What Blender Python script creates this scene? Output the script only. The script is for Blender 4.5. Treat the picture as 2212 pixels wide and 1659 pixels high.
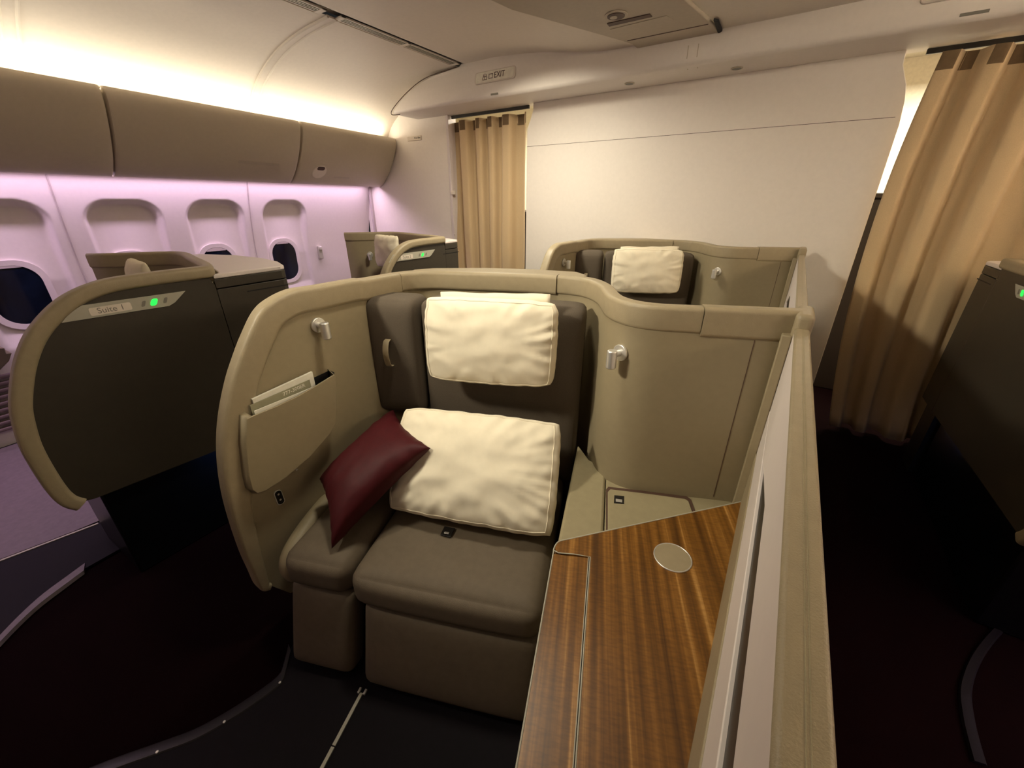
import bpy, bmesh, math, random
from mathutils import Vector, Matrix, noise
D = bpy.data
for o in list(D.objects): D.objects.remove(o)
C = bpy.context.scene.collection
SC = bpy.context.scene
# ---------------------------------------------------------------- camera
F_PX = 862.0; YAW = math.radians(33.4); PIT = math.radians(24.6); EYE = Vector((0, 0, 1.6))
cd = D.cameras.new('camera'); cam = D.objects.new('camera', cd); C.objects.link(cam)
cd.sensor_width = 36; cd.lens = 36 * F_PX / 2212; cd.clip_start = 0.02
cam.location = EYE; cam.rotation_euler = (math.pi/2 - PIT, 0, YAW)
SC.camera = cam
# ---------------------------------------------------------------- world, view, lights
w = D.worlds.new('world'); SC.world = w; w.use_nodes = True
w.node_tree.nodes['Background'].inputs[0].default_value = (0.02, 0.02, 0.02, 1)
w.node_tree.nodes['Background'].inputs[1].default_value = 0.3
SC.view_settings.view_transform = 'Standard'; SC.view_settings.look = 'None'
SC.view_settings.gamma = 1; SC.view_settings.use_curve_mapping = False
SC.view_settings.exposure = 1.17
WARM = (1.0, 0.90, 0.72); NEUT = (1.0, 0.91, 0.72); PURP = (0.97, 0.70, 1.0)
def area(name, loc, size, power, col, rot=(0,0,0), spread=180):
    l = D.lights.new(name, 'AREA'); l.shape = 'RECTANGLE'; l.size = size[0]; l.size_y = size[1]
    l.energy = power; l.color = col; l.spread = math.radians(spread)
    o = D.objects.new(name, l); C.objects.link(o); o.location = loc; o.rotation_euler = rot
    return o
TAP = 0.0986; WB = 3.64; WT = 2.39          # side-wall taper, bulkhead plane, bulkhead top
CX = -0.62                                   # cabin centre line
LIPX = lambda y: -3.96 + TAP * (WB - y)      # inboard top lip of the left bins
RX = lambda x: 2 * CX - x                    # mirror to the right-hand side
def R(a): return math.radians(a)
def cove(side):
    ym = 0.9 if side > 0 else 1.95; xm = LIPX(ym) - 0.062; rz = math.atan(TAP)
    if side < 0: xm = RX(xm); rz = -rz
    # LED strip lying on the bins behind their lip, shining up on the curved panel
    area('cove_strip_light', (xm, ym, 2.232), (0.05, 5.3 if side > 0 else 3.2), COVE_W[side], WARM, (0, R(180 + 16*side), rz), 180)
COVE_W = {1: 9, -1: 32}
cove(1); cove(-1)
# purple wash strip under the left bins, shining down the window wall
area('window_wash_light', (LIPX(0.9) - 0.455, 0.9, 1.80), (0.04, 5.3), 15, PURP, (0, R(-10), math.atan(TAP)), 150)
area('window_wash_light', (RX(LIPX(0.9)) + 0.455, 0.9, 1.80), (0.04, 5.3), 15, PURP, (0, R(10), -math.atan(TAP)), 150)
# added fill lights overhead, not fittings of the cabin
area('front_fill_light', (CX, -0.9, 2.50), (0.6, 1.0), 1.2, NEUT, (R(-25), 0, 0))  # added weak fill from the front
area('aisle_fill_light', (-1.9, -0.5, 2.58), (0.25, 0.25), 5.8, NEUT, (R(62), 0, R(-32)), 70)  # added to throw front-left light on the pillows and concave wall
area('overhead_fill_light', (-0.85, 1.05, 2.53), (0.2, 0.2), 3, NEUT, (R(-4), 0, 0), 120)  # added to brighten the nearest seat from above
area('overhead_fill_light', (-1.85, 2.5, 2.52), (0.3, 0.3), 12, NEUT, (R(12), 0, 0), 150)  # added to brighten the bulkhead and left curtain
# galley lights behind the bulkhead
area('galley_lamp', (-2.6, 4.7, 2.55), (0.9, 0.6), 35, NEUT)
area('galley_lamp', (0.9, 4.7, 2.55), (0.9, 0.6), 35, NEUT)
# cool floor lights in the kick recesses
area('floor_light', (1.0, 2.9, 0.42), (0.03, 0.3), 0.12, (0.15, 0.35, 1.0), (0, R(-20), 0))
area('floor_light', (-2.10, 0.72, 0.44), (0.03, 0.35), 0.25, (0.15, 0.35, 1.0), (0, R(20), R(6)))
# ---------------------------------------------------------------- pixel ray helper (2212x1659 frame)
_R = Vector((math.cos(YAW), math.sin(YAW), 0)); _fh = Vector((-math.sin(YAW), math.cos(YAW), 0))
_F = _fh * math.cos(PIT) - Vector((0, 0, math.sin(PIT))); _U = _fh * math.sin(PIT) + Vector((0, 0, math.cos(PIT)))
def ray(x, y): return _F * F_PX + _R * (x - 1106) - _U * (y - 829.5)
def at(x, y, ax, v):
    d = ray(x, y); k = 'xyz'.index(ax); t = (v - EYE[k]) / d[k]; return EYE + d * t
def atp(x, y, p0, n):
    d = ray(x, y); n = Vector(n); t = (Vector(p0) - EYE).dot(n) / d.dot(n); return EYE + d * t
# ---------------------------------------------------------------- materials
def lin(c):
    return tuple((v/12.92 if v <= 0.04045 else ((v+0.055)/1.055)**2.4) for v in [q/255 for q in c]) + (1,)
def mat(name, rgb, rough=0.6, metal=0, var=0.06, nscale=40, bump=0.0, bscale=300, spec=0.4, sheen=0, emit=None, trans=0):
    m = D.materials.new(name); m.use_nodes = True; nt = m.node_tree; n = nt.nodes; b = n['Principled BSDF']
    b.inputs['Roughness'].default_value = rough; b.inputs['Metallic'].default_value = metal
    b.inputs['Specular IOR Level'].default_value = spec
    if sheen: b.inputs['Sheen Weight'].default_value = sheen
    if trans: b.inputs['Transmission Weight'].default_value = trans
    tc = n.new('ShaderNodeTexCoord')
    nz = n.new('ShaderNodeTexNoise'); nz.inputs['Scale'].default_value = nscale; nz.inputs['Detail'].default_value = 4
    nt.links.new(tc.outputs['Object'], nz.inputs['Vector'])
    cr = n.new('ShaderNodeValToRGB'); c = lin(rgb)
    cr.color_ramp.elements[0].position = 0.3; cr.color_ramp.elements[1].position = 0.7
    cr.color_ramp.elements[0].color = tuple(v*(1-var) for v in c[:3]) + (1,)
    cr.color_ramp.elements[1].color = tuple(min(1, v*(1+var)) for v in c[:3]) + (1,)
    nt.links.new(nz.outputs['Fac'], cr.inputs['Fac']); nt.links.new(cr.outputs['Color'], b.inputs['Base Color'])
    if bump:
        n2 = n.new('ShaderNodeTexNoise'); n2.inputs['Scale'].default_value = bscale; n2.inputs['Detail'].default_value = 3
        nt.links.new(tc.outputs['Object'], n2.inputs['Vector'])
        bp = n.new('ShaderNodeBump'); bp.inputs['Strength'].default_value = bump; bp.inputs['Distance'].default_value = 0.002
        nt.links.new(n2.outputs['Fac'], bp.inputs['Height']); nt.links.new(bp.outputs['Normal'], b.inputs['Normal'])
    if emit:
        b.inputs['Emission Color'].default_value = tuple(emit[:3]) + (1,); b.inputs['Emission Strength'].default_value = emit[3]
    return m
M = {}
M['shell'] = mat('taupe_moulding', (148,135,107), 0.5, bump=0.15, bscale=500, var=0.03)
M['leather'] = mat('taupe_leather', (156,142,114), 0.45, bump=0.3, bscale=420, var=0.04)
M['darkpanel'] = mat('dark_olive_panel', (58,52,42), 0.45, var=0.05)
M['fabric'] = mat('brown_grey_fabric', (98,88,76), 0.9, bump=0.6, bscale=700, var=0.12, nscale=500, spec=0.15)
M['seatleather'] = mat('brown_grey_seat', (104,92,76), 0.62, bump=0.35, bscale=500, var=0.06, spec=0.3)
M['pillow'] = mat('cream_cotton', (232,222,198), 0.9, bump=0.12, bscale=22, var=0.02, spec=0.1)
M['red'] = mat('dark_red_satin', (66,7,14), 0.6, bump=0.3, bscale=60, var=0.1, spec=0.3)
M['chrome'] = mat('satin_metal', (232,230,224), 0.34, metal=0.75, var=0.02)
M['wallwhite'] = mat('bulkhead_laminate', (234,226,216), 0.5, bump=0.05, bscale=400, var=0.015)
M['ceil'] = mat('ceiling_panel', (224,214,200), 0.55, var=0.02)
M['ceilmid'] = mat('ceiling_centre_panel', (188,176,158), 0.6, var=0.03)
M['bin'] = mat('bin_beige', (196,184,164), 0.5, bump=0.08, bscale=500, var=0.02)
M['side'] = mat('sidewall_white', (226,216,214), 0.5, var=0.015)
M['shade'] = mat('shade_grey', (188,176,174), 0.6, var=0.02)
M['black'] = mat('black_gap', (10,9,8), 0.6)
M['darkplastic'] = mat('dark_plastic', (30,27,24), 0.4)
M['carpet'] = mat('maroon_carpet', (15,2,3), 0.97, bump=0.8, bscale=500, var=0.3, nscale=200, spec=0.05)
M['vinyl'] = mat('plum_floor', (17,12,17), 0.7, var=0.15, nscale=60, spec=0.15)
M['floorstrip'] = mat('grey_floor_strip', (108,96,100), 0.5, var=0.1)
M['white'] = mat('white_partition', (222,212,206), 0.45, var=0.01)
M['signgrey'] = mat('grey_sign_plate', (176,172,156), 0.4, var=0.02)
M['ink'] = mat('brown_ink', (84,62,50), 0.6)
M['inkgrey'] = mat('grey_ink', (128,124,112), 0.6)
M['paper'] = mat('white_paper', (236,232,216), 0.7)
M['papergreen'] = mat('sage_paper', (150,146,118), 0.7)
M['console'] = mat('console_leather', (154,143,112), 0.5, bump=0.25, bscale=420, var=0.04)
M['green'] = mat('green_lamp', (40,255,80), 0.4, emit=(0.01, 0.6, 0.04, 1.2))
M['lampdark'] = mat('lamp_lens_grey', (120,118,108), 0.4)
M['lens'] = mat('socket_black', (10,10,11), 0.3)
M['glass'] = mat('window_pane', (9,18,34), 0.08, var=0.8, nscale=5, spec=0.5)
M['curtain'] = mat('tan_curtain', (206,180,142), 0.9, bump=0.5, bscale=500, var=0.05, nscale=300, spec=0.1, sheen=0.2)
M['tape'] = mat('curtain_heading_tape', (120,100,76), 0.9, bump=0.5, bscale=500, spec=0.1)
M['galley'] = mat('galley_white', (232,224,204), 0.5)
M['galleydark'] = mat('galley_dark', (40,32,30), 0.5)
M['galleyred'] = mat('galley_plum', (120,84,84), 0.5)
M['trimdark'] = mat('dark_floor_trim', (36,32,33), 0.4)
M['grille'] = mat('dado_panel', (128,108,112), 0.7)
# wood
def wood():
    m = D.materials.new('striped_wood_veneer'); m.use_nodes = True; nt = m.node_tree; n = nt.nodes; b = n['Principled BSDF']
    tc = n.new('ShaderNodeTexCoord'); rot = n.new('ShaderNodeMapping'); rot.inputs['Rotation'].default_value = (0, 0, R(-22))
    nt.links.new(tc.outputs['Object'], rot.inputs['Vector'])
    def tex(scale, detail, dist=0):
        mp = n.new('ShaderNodeMapping'); mp.inputs['Scale'].default_value = scale; nt.links.new(rot.outputs[0], mp.inputs['Vector'])
        t = n.new('ShaderNodeTexNoise'); t.inputs['Scale'].default_value = 1; t.inputs['Detail'].default_value = detail; t.inputs['Distortion'].default_value = dist
        nt.links.new(mp.outputs[0], t.inputs['Vector']); return t
    a = tex((62, 1.1, 1), 6, 0.15); c = tex((45, 190, 1), 2)
    cr = n.new('ShaderNodeValToRGB'); e = cr.color_ramp.elements
    e[0].position = 0.30; e[0].color = lin((82,50,12)); e[1].position = 0.72; e[1].color = lin((186,138,74))
    x = e.new(0.5); x.color = lin((122,80,26)); x = e.new(0.6); x.color = lin((142,96,38))
    nt.links.new(a.outputs['Fac'], cr.inputs['Fac'])
    mx = n.new('ShaderNodeMixRGB'); mx.blend_type = 'MULTIPLY'; mx.inputs[0].default_value = 0.55
    cr2 = n.new('ShaderNodeValToRGB'); cr2.color_ramp.elements[0].position = 0.35; cr2.color_ramp.elements[0].color = (0.62,0.58,0.5,1)
    cr2.color_ramp.elements[1].position = 0.6; cr2.color_ramp.elements[1].color = (1,1,1,1)
    nt.links.new(c.outputs['Fac'], cr2.inputs['Fac'])
    nt.links.new(cr.outputs[0], mx.inputs[1]); nt.links.new(cr2.outputs[0], mx.inputs[2])
    nt.links.new(mx.outputs[0], b.inputs['Base Color']); b.inputs['Roughness'].default_value = 0.38
    return m
M['wood'] = wood()
# ---------------------------------------------------------------- object helpers
def tag(o, label=None, cat=None, group=None, kind=None):
    if label: o['label'] = label
    if cat: o['category'] = cat
    if group: o['group'] = group
    if kind: o['kind'] = kind
    return o
def link(name, me, m, parent=None, smooth=30, bevel=0, segs=3, solid=0):
    me.materials.clear(); me.materials.append(M[m] if isinstance(m, str) else m)
    if smooth:
        for p in me.polygons: p.use_smooth = True
        if smooth < 180: me.set_sharp_from_angle(angle=R(smooth))
    o = D.objects.new(name, me); C.objects.link(o)
    if parent is not None:
        o.parent = parent
        if parent.type == 'EMPTY': o.location = -parent.location
    if bevel:
        b = o.modifiers.new('bevel', 'BEVEL'); b.width = bevel; b.segments = segs; b.limit_method = 'ANGLE'; b.angle_limit = R(35)
        b.harden_normals = False
    return o
def obj(name, bm, m, parent=None, **k):
    me = D.meshes.new(name); bmesh.ops.recalc_face_normals(bm, faces=bm.faces); bm.to_mesh(me); bm.free()
    return link(name, me, m, parent, **k)
def thing(name, loc, label, cat, group=None):
    o = D.objects.new(name, None); C.objects.link(o); o.location = loc; o.empty_display_size = 0.1
    return tag(o, label, cat, group)
def box(bm, x0, x1, y0, y1, z0, z1, mx=None):
    vs = [bm.verts.new(Vector(p)) for p in [(x0,y0,z0),(x1,y0,z0),(x1,y1,z0),(x0,y1,z0),(x0,y0,z1),(x1,y0,z1),(x1,y1,z1),(x0,y1,z1)]]
    for f in [(0,3,2,1),(4,5,6,7),(0,1,5,4),(1,2,6,5),(2,3,7,6),(3,0,4,7)]: bm.faces.new([vs[i] for i in f])
    if mx:
        for v in vs: v.co = mx @ v.co
    return vs
def BX(*a, mx=None):
    bm = bmesh.new(); box(bm, *a, mx=mx); return bm
def prism(poly, d, bm=None):
    """poly: list of 3-D points (planar), extruded by vector d"""
    bm = bm or bmesh.new(); d = Vector(d)
    a = [bm.verts.new(Vector(p)) for p in poly]; b = [bm.verts.new(Vector(p) + d) for p in poly]; n = len(a)
    bm.faces.new(a[::-1]); bm.faces.new(b)
    for i in range(n): bm.faces.new((a[i], a[(i+1) % n], b[(i+1) % n], b[i]))
    return bm
def catmull(P, n=8, closed=False):
    P = [Vector(p) for p in P]; out = []; L = len(P)
    for i in range(L if closed else L - 1):
        if closed: p0, p1, p2, p3 = P[i-1], P[i], P[(i+1) % L], P[(i+2) % L]
        else: p0, p1, p2, p3 = P[max(i-1,0)], P[i], P[i+1], P[min(i+2, L-1)]
        for k in range(n):
            t = k / n
            out.append(0.5*((2*p1) + (p2-p0)*t + (2*p0-5*p1+4*p2-p3)*t*t + (3*p1-p0-3*p2+p3)*t**3))
    if not closed: out.append(P[-1])
    return out
def rrect(w, h, r, n=4):
    pts = []
    for cx, cy, a0 in [(w/2-r, h/2-r, 0), (-w/2+r, h/2-r, 90), (-w/2+r, -h/2+r, 180), (w/2-r, -h/2+r, 270)]:
        for k in range(n+1):
            a = R(a0 + 90*k/n); pts.append((cx + r*math.cos(a), cy + r*math.sin(a)))
    return pts
def sweep(path, Ns, Bs, sec, bm=None):
    bm = bm or bmesh.new(); rings = []
    for p, N, B in zip(path, Ns, Bs): rings.append([bm.verts.new(p + N*a + B*b) for a, b in sec])
    n = len(sec)
    for r0, r1 in zip(rings, rings[1:]):
        for i in range(n): bm.faces.new((r0[i], r0[(i+1) % n], r1[(i+1) % n], r1[i]))
    bm.faces.new(rings[0][::-1]); bm.faces.new(rings[-1])
    return bm
def tube(path, r, n=12, bm=None):
    path = [Vector(p) for p in path]; Ns = []; Bs = []; up = None
    for i, p in enumerate(path):
        t = (path[min(i+1, len(path)-1)] - path[max(i-1, 0)]).normalized()
        ref = Vector((0,0,1)) if abs(t.z) < 0.9 else Vector((1,0,0))
        if up is None: up = (ref - t*ref.dot(t)).normalized()
        else: up = (up - t*up.dot(t)).normalized()
        Ns.append(up); Bs.append(t.cross(up))
    return sweep(path, Ns, Bs, [(r*math.cos(2*math.pi*k/n), r*math.sin(2*math.pi*k/n)) for k in range(n)], bm)
def disc(c, nrm, r, h, n=32, bm=None):
    c = Vector(c); nrm = Vector(nrm).normalized(); return tube([c, c + nrm*h], r, n, bm)
def soft(hx, hy, hz, r, mx, bulge=(0,0,0), n=14, bm=None, wr=0, seed=0):
    """rounded, bulging upholstered block"""
    bm = bm or bmesh.new(); cache = {}
    def V(p):
        k = tuple(round(q, 5) for q in p)
        if k in cache: return cache[k]
        h = (hx, hy, hz)
        q = [max(-(h[i]-r), min(h[i]-r, p[i]*h[i])) for i in range(3)]
        d = Vector([p[i]*h[i] - q[i] for i in range(3)])
        v = Vector(q) + (d.normalized()*r if d.length > 1e-9 else d)
        for i in range(3):
            j, l = (i+1) % 3, (i+2) % 3
            v[i] += math.copysign(1, p[i]) * bulge[i] * (1-p[j]**4)*(1-p[l]**4) * abs(p[i])
        if wr:
            v += Vector((0,0,1)) * wr * noise.noise(Vector(p)*2.3 + Vector((seed,0,0)))
        cache[k] = bm.verts.new(mx @ v); return cache[k]
    def g(k):   # denser towards the rims
        t = -1 + 2*k/n; return math.copysign(1-(1-abs(t))**1.6, t)
    for ax in range(3):
        for s in (-1, 1):
            for i in range(n):
                for j in range(n):
                    qs = []
                    for a, b in ((i,j),(i+1,j),(i+1,j+1),(i,j+1)):
                        p = [0,0,0]; p[ax] = s; p[(ax+1) % 3] = g(a); p[(ax+2) % 3] = g(b); qs.append(V(p))
                    if len(set(qs)) == 4: bm.faces.new(qs)
    return bm
def frame(o, x, y, z):
    m = Matrix.Identity(4)
    for i in range(3): m[i][0] = x[i]; m[i][1] = y[i]; m[i][2] = z[i]; m[i][3] = o[i]
    return m
PIP = []
def pillow_mesh(p00, p10, p11, p01, th, seed=1, n=44, wr=0.006, sag=0.0, pinch=0.06, soften=0.05):
    """stuffed pillow through four corner points: bottom-left, bottom-right, top-right, top-left"""
    bm = bmesh.new(); p00, p10, p11, p01 = map(Vector, (p00, p10, p11, p01))
    nrm = (p10-p00).cross(p01-p00).normalized(); top = {}; bot = {}
    for i in range(n+1):
        for j in range(n+1):
            s = -1 + 2*i/n; t = -1 + 2*j/n
            s = math.copysign(1-(1-abs(s))**1.35, s); t = math.copysign(1-(1-abs(t))**1.35, t)
            S = s*(1 - pinch*(1-t*t)); T = t*(1 - pinch*1.2*(1-s*s))
            cc = (abs(s)*abs(t))**5; S *= 1 - soften*cc; T *= 1 - soften*1.3*cc
            u = (S+1)/2; v = (T+1)/2
            base = p00*(1-u)*(1-v) + p10*u*(1-v) + p11*u*v + p01*(1-u)*v
            e = max(0.0, (1-abs(s)**2.6)*(1-abs(t)**2.6)); h = th*e**0.42
            q = Vector((S*2.2+seed*7, T*2.2, seed*3.1))
            ed = max(abs(s), abs(t))
            w1 = noise.noise(Vector((S*3+seed, T*3, 0)))
            rad = math.atan2(T, S)
            crs = noise.noise(Vector((rad*7, ed*1.2, seed*5)))
            dsp = wr*(0.7*w1 + 1.9*crs*ed**4 + 0.22*noise.noise(Vector((S*11, T*5, seed))))*min(1, e*5)
            edge = (i in (0,n) or j in (0,n))
            base2 = base + (p01-p00).normalized()*(-sag*(1-s*s)*(1+t)/2) 
            base2 += (p10-p00).normalized()*0.004*noise.noise(Vector((seed, T*6, 1)))*abs(s) + (p01-p00).normalized()*0.004*noise.noise(Vector((S*6, seed, 2)))*abs(t)
            top[i,j] = bm.verts.new(base2 + nrm*(h + dsp))
            bot[i,j] = top[i,j] if edge else bm.verts.new(base2 - nrm*(h*0.6))
    k = max(2, round(n*0.075)); m_ = n-k
    PIP[:] = [top[q].co.copy() + nrm*0.0006 for q in [(i, k) for i in range(k, m_)] + [(m_, j) for j in range(k, m_)] + [(i, m_) for i in range(m_, k, -1)] + [(k, j) for j in range(m_, k-1, -1)]]
    for i in range(n):
        for j in range(n):
            bm.faces.new((top[i,j], top[i+1,j], top[i+1,j+1], top[i,j+1]))
            f = (bot[i,j], bot[i,j+1], bot[i+1,j+1], bot[i+1,j])
            if len(set(f)) == 4:
                try: bm.faces.new(f)
                except ValueError: pass
    return bm
def grid(fn, nu, nv, bm=None):
    bm = bm or bmesh.new(); g = [[bm.verts.new(fn(i/nu, j/nv)) for j in range(nv+1)] for i in range(nu+1)]
    for i in range(nu):
        for j in range(nv): bm.faces.new((g[i][j], g[i+1][j], g[i+1][j+1], g[i][j+1]))
    return bm
def text(name, s, size, mx, m, parent, depth=0.0008):
    cu = D.curves.new(name, 'FONT'); cu.body = s; cu.size = size; cu.extrude = depth; cu.align_x = 'CENTER'; cu.align_y = 'CENTER'
    t = D.objects.new(name, cu); C.objects.link(t); bpy.context.view_layer.update()
    me = D.meshes.new_from_object(t.evaluated_get(bpy.context.evaluated_depsgraph_get())); D.objects.remove(t)
    me.transform(mx); return link(name, me, m, parent, smooth=0)
def struct(name, bm, m, parent=None, **k):
    o = obj(name, bm, m, parent, **k); o['kind'] = 'structure'; return o
V3 = Vector
# ================================================================ room structure
struct('floor', BX(-4.9, 3.7, -2.6, 6.2, -0.05, 0.0), 'carpet', smooth=0)
# left window wall with recessed windows: built as a deformed grid
WXB = lambda y, z: -4.68 + TAP*(WB - y) + (0.17*((z-0.95)/0.78)**1.7 if z > 0.95 else -0.02*(0.95-z))
WIN_Y = [-0.83, -0.17, 0.49, 1.15, 1.81, 2.48]
def recess(y, z):
    """how far the wall is pushed outboard at (y, z): tall arched window bays"""
    best = 0
    ztop = 1.61; r = 0.15; hw = 0.245
    for wy in WIN_Y:
        if abs(y-wy) > hw: continue
        qx = abs(y-wy) - (hw-r); qz = z - (ztop-r)
        d = -(math.hypot(max(qx, 0), max(qz, 0)) + min(max(qx, qz), 0) - r)      # depth inside the rounded outline
        if d <= 0: continue
        e = min(1, d/0.040); e = e*e*(3-2*e); dn = max(0, min(1, (z - 0.66)/0.1))
        best = max(best, e*dn*(0.030 + 0.045*max(0, min(1, (z-1.08)/0.40))))
    return best
def wallpt(y, z, off=0): return V3((WXB(y, z) - recess(y, z) + off, y, z))
def wall_left():
    bm = bmesh.new(); ny, nz = 460, 150; y0, y1 = -2.5, WB; z0, z1 = 0.0, 1.95
    g = [[bm.verts.new(wallpt(y0+(y1-y0)*i/ny, z0+(z1-z0)*j/nz)) for j in range(nz+1)] for i in range(ny+1)]
    for i in range(ny):
        for j in range(nz): bm.faces.new((g[i][j], g[i+1][j], g[i+1][j+1], g[i][j+1]))
    return bm
struct('wall_left', wall_left(), 'side', smooth=60)
for k, wy in enumerate(WIN_Y):
    wz = 1.005; wy -= 0.05; x = WXB(wy, wz) - recess(wy, wz)
    e = D.objects.new('window_%d' % (k+1), None); C.objects.link(e); e.location = (x, wy, wz); e['kind'] = 'structure'
    e.rotation_euler = (0, 0, 0)
    tx = V3((-TAP, 1, 0)).normalized(); up = V3((0.05, 0, 1)).normalized(); nn = tx.cross(up).normalized()
    if nn.x < 0: nn = -nn
    fr = frame((x+0.012, wy, wz), tx, up, nn)
    out = rrect(0.345, 0.47, 0.15, 8); inn = rrect(0.275, 0.40, 0.125, 8)
    bm = bmesh.new()
    for a, b, h0, h1 in ((out, inn, 0, 0.006),):
        A0 = [bm.verts.new(fr @ V3((p[0], p[1], -0.03))) for p in a]; A1 = [bm.verts.new(fr @ V3((p[0], p[1], h1))) for p in a]
        B1 = [bm.verts.new(fr @ V3((p[0], p[1], h1-0.004))) for p in b]; B0 = [bm.verts.new(fr @ V3((p[0], p[1], -0.03))) for p in b]
        n = len(a)
        for i in range(n):
            j = (i+1) % n
            bm.faces.new((A0[i],A0[j],A1[j],A1[i])); bm.faces.new((A1[i],A1[j],B1[j],B1[i])); bm.faces.new((B1[i],B1[j],B0[j],B0[i]))
    obj('window_frame', bm, 'side', e, smooth=50)
    bm = bmesh.new(); bm.faces.new([bm.verts.new(fr @ V3((p[0], p[1], -0.004))) for p in rrect(0.28, 0.405, 0.128, 8)])
    obj('window_pane', bm, 'glass', e, smooth=0)
    sh = {0: 0.03, 1: 0.03, 2: 0.015, 3: 0.06, 4: 0.03, 5: 0.02}[k]
    pl = [p for p in rrect(0.272, 0.397, 0.124, 10) if p[1] > 0.1985 - sh]
    pl = [(-0.135 if sh > .124 else min(p[0] for p in pl), 0.1985-sh)] + sorted(pl, key=lambda p: p[0]) + [(0.135 if sh > .124 else max(p[0] for p in pl), 0.1985-sh)]
    obj('window_shade', prism([fr @ V3((p[0], p[1], -0.003)) for p in pl], nn*0.004), 'shade', e, smooth=0)
# vertical joints of the side panels
for k, wy in enumerate([-0.53, 0.79, 2.115]):
    a = [V3((WXB(wy, z)+0.001, wy, z)) for z in (0.75, 0.95, 1.2, 1.4, 1.6, 1.9)]
    struct('trim_%d' % (k+1), sweep(a, [V3((0,1,0))]*6, [V3((1,0,0))]*6, [(-.004,-.004),(.004,-.004),(.004,.0012),(-.004,.0012)]), 'shade', smooth=0)
# dado (ribbed lower panel)
bm = bmesh.new()
for k in range(9):
    z = 0.14 + 0.045*k
    p0 = V3((WXB(-2.4, z)+0.02, -2.4, z)); p1 = V3((WXB(WB-.02, z)+0.02, WB-.02, z))
    sweep([p0, p1], [V3((1,0,0))]*2, [V3((0,0,1))]*2, rrect(0.03, 0.028, 0.010), bm)
struct('baseboard_left', bm, 'grille')
# bulkhead (aft wall): left part, centre part, lintel
def wallprofile(x0, x1, notchL, notchR):
    pts = []
    L = [(0.06, WT), (0.06, 2.34), (0.03, 2.26), (0.0, 2.20), (0.0, 2.08)] if notchL else [(0, WT)]
    Rr = [(0.08, WT), (0.075, 2.32), (0.03, 2.22), (0.012, 2.14), (0.0, 2.02)] if notchR else [(0, WT)]
    pts += [(x0+dx, z) for dx, z in L][::-1]
    pts += [(x1-dx, z) for dx, z in Rr]
    pts += [(x1+(0.02 if notchR else 0), 0.0), (x0, 0.0)]
    return [V3((x, WB, z)) for x, z in pts]
XC0, XC1 = -2.235, 0.385
struct('wall_back', prism(wallprofile(XC0, XC1, True, True), (0, 0.10, 0)), 'wallwhite', bevel=0.004)
struct('wall_back_left', BX(-4.62, -3.185, WB, WB+0.10, 0, WT+0.4), 'wallwhite', bevel=0.006)
# seam across the bulkhead
struct('trim_5', BX(XC0+0.002, XC1-0.03, WB-0.0012, WB+0.001, 2.058, 2.0605), 'ink', smooth=0)
struct('trim_6', BX(-3.20, -3.168, WB-0.012, WB+0.11, 0, WT), 'side', bevel=0.004)
struct('trim_7', BX(-4.52, -4.49, WB-0.03, WB, 0.5, 1.78), 'shade', bevel=0.003)
# galley beyond
struct('wall_galley', BX(-4.8, 3.6, 5.6, 5.7, 0, 3.0), 'galley', smooth=0)
struct('wall_front', BX(-4.8, 3.6, -2.65, -2.55, 0, 3.0), 'side', smooth=0)
struct('wall_right', BX(3.32, 3.4, -2.6, 6.0, 0, 2.6), 'side', smooth=0)
struct('wall_galley_left', BX(-4.7, -4.6, WB+.1, 5.6, 0, 2.8), 'galley', smooth=0)
struct('ceiling_galley', BX(-4.8, 3.6, WB+0.1, 6.0, 2.75, 2.8), 'galley', smooth=0)
# lintel beam across the cabin, bulged front face, soffit underneath
BO = [(2.30, -3.60), (2.39, -3.59), (2.435, -3.55), (2.54, -3.34), (2.617, -3.09), (2.646, -2.73), (2.80, -2.60)]
def beam():
    prof = [(WB+0.10, WT), (WB-0.335, WT-0.003), (WB-0.355, WT+0.004), (WB-0.366, WT+0.022), (WB-0.370, WT+0.10), (WB-0.366, WT+0.15), (WB-0.362, WT+0.20), (WB-0.358, WT+0.23), (WB-0.354, WT+0.256), (WB-0.30, WT+0.40), (WB+0.10, WT+0.42)]
    XO = lambda z: next((a[1]+(b[1]-a[1])*(z-a[0])/(b[0]-a[0]) for a, b in zip(BO, BO[1:]) if a[0] <= z <= b[0]), -2.5)
    def fn(u, v): pass
    bm = bmesh.new(); xs = [0.0, 0.012, 0.03] + [-2.5 + k*5.0/40 for k in range(0, 41)]; rings = []
    for i, x in enumerate(xs):
        sh = {0: 0.90, 1: 0.975}.get(i, 1.0)
        yc = WB-0.1
        rings.append([bm.verts.new((XO(z)+x if i < 3 else x, yc+(y-yc)*sh, z)) for y, z in prof])
    n = len(prof)
    for a, b in zip(rings, rings[1:]):
        for i in range(n): bm.faces.new((a[i], a[(i+1) % n], b[(i+1) % n], b[i]))
    bm.faces.new(rings[0]); bm.faces.new(rings[-1][::-1]); return bm
struct('trim_8', beam(), 'wallwhite', smooth=50)
for k, x in enumerate((-0.82, -0.76)):
    struct('trim_%d' % (9+k), sweep([V3((x, WB-0.302, WT-0.0055)), V3((x, WB-0.347, WT+0.011)), V3((x, WB-0.3665, WT+0.04)), V3((x, WB-0.3695, WT+0.10)), V3((x, WB-0.352, WT+0.19))], [V3((1,0,0))]*5, [V3((0,-1,-.3)).normalized()]*5, [(-.0025,-.002),(.0025,-.002),(.0025,.0012),(-.0025,.0012)]), 'bin', smooth=0)
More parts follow.
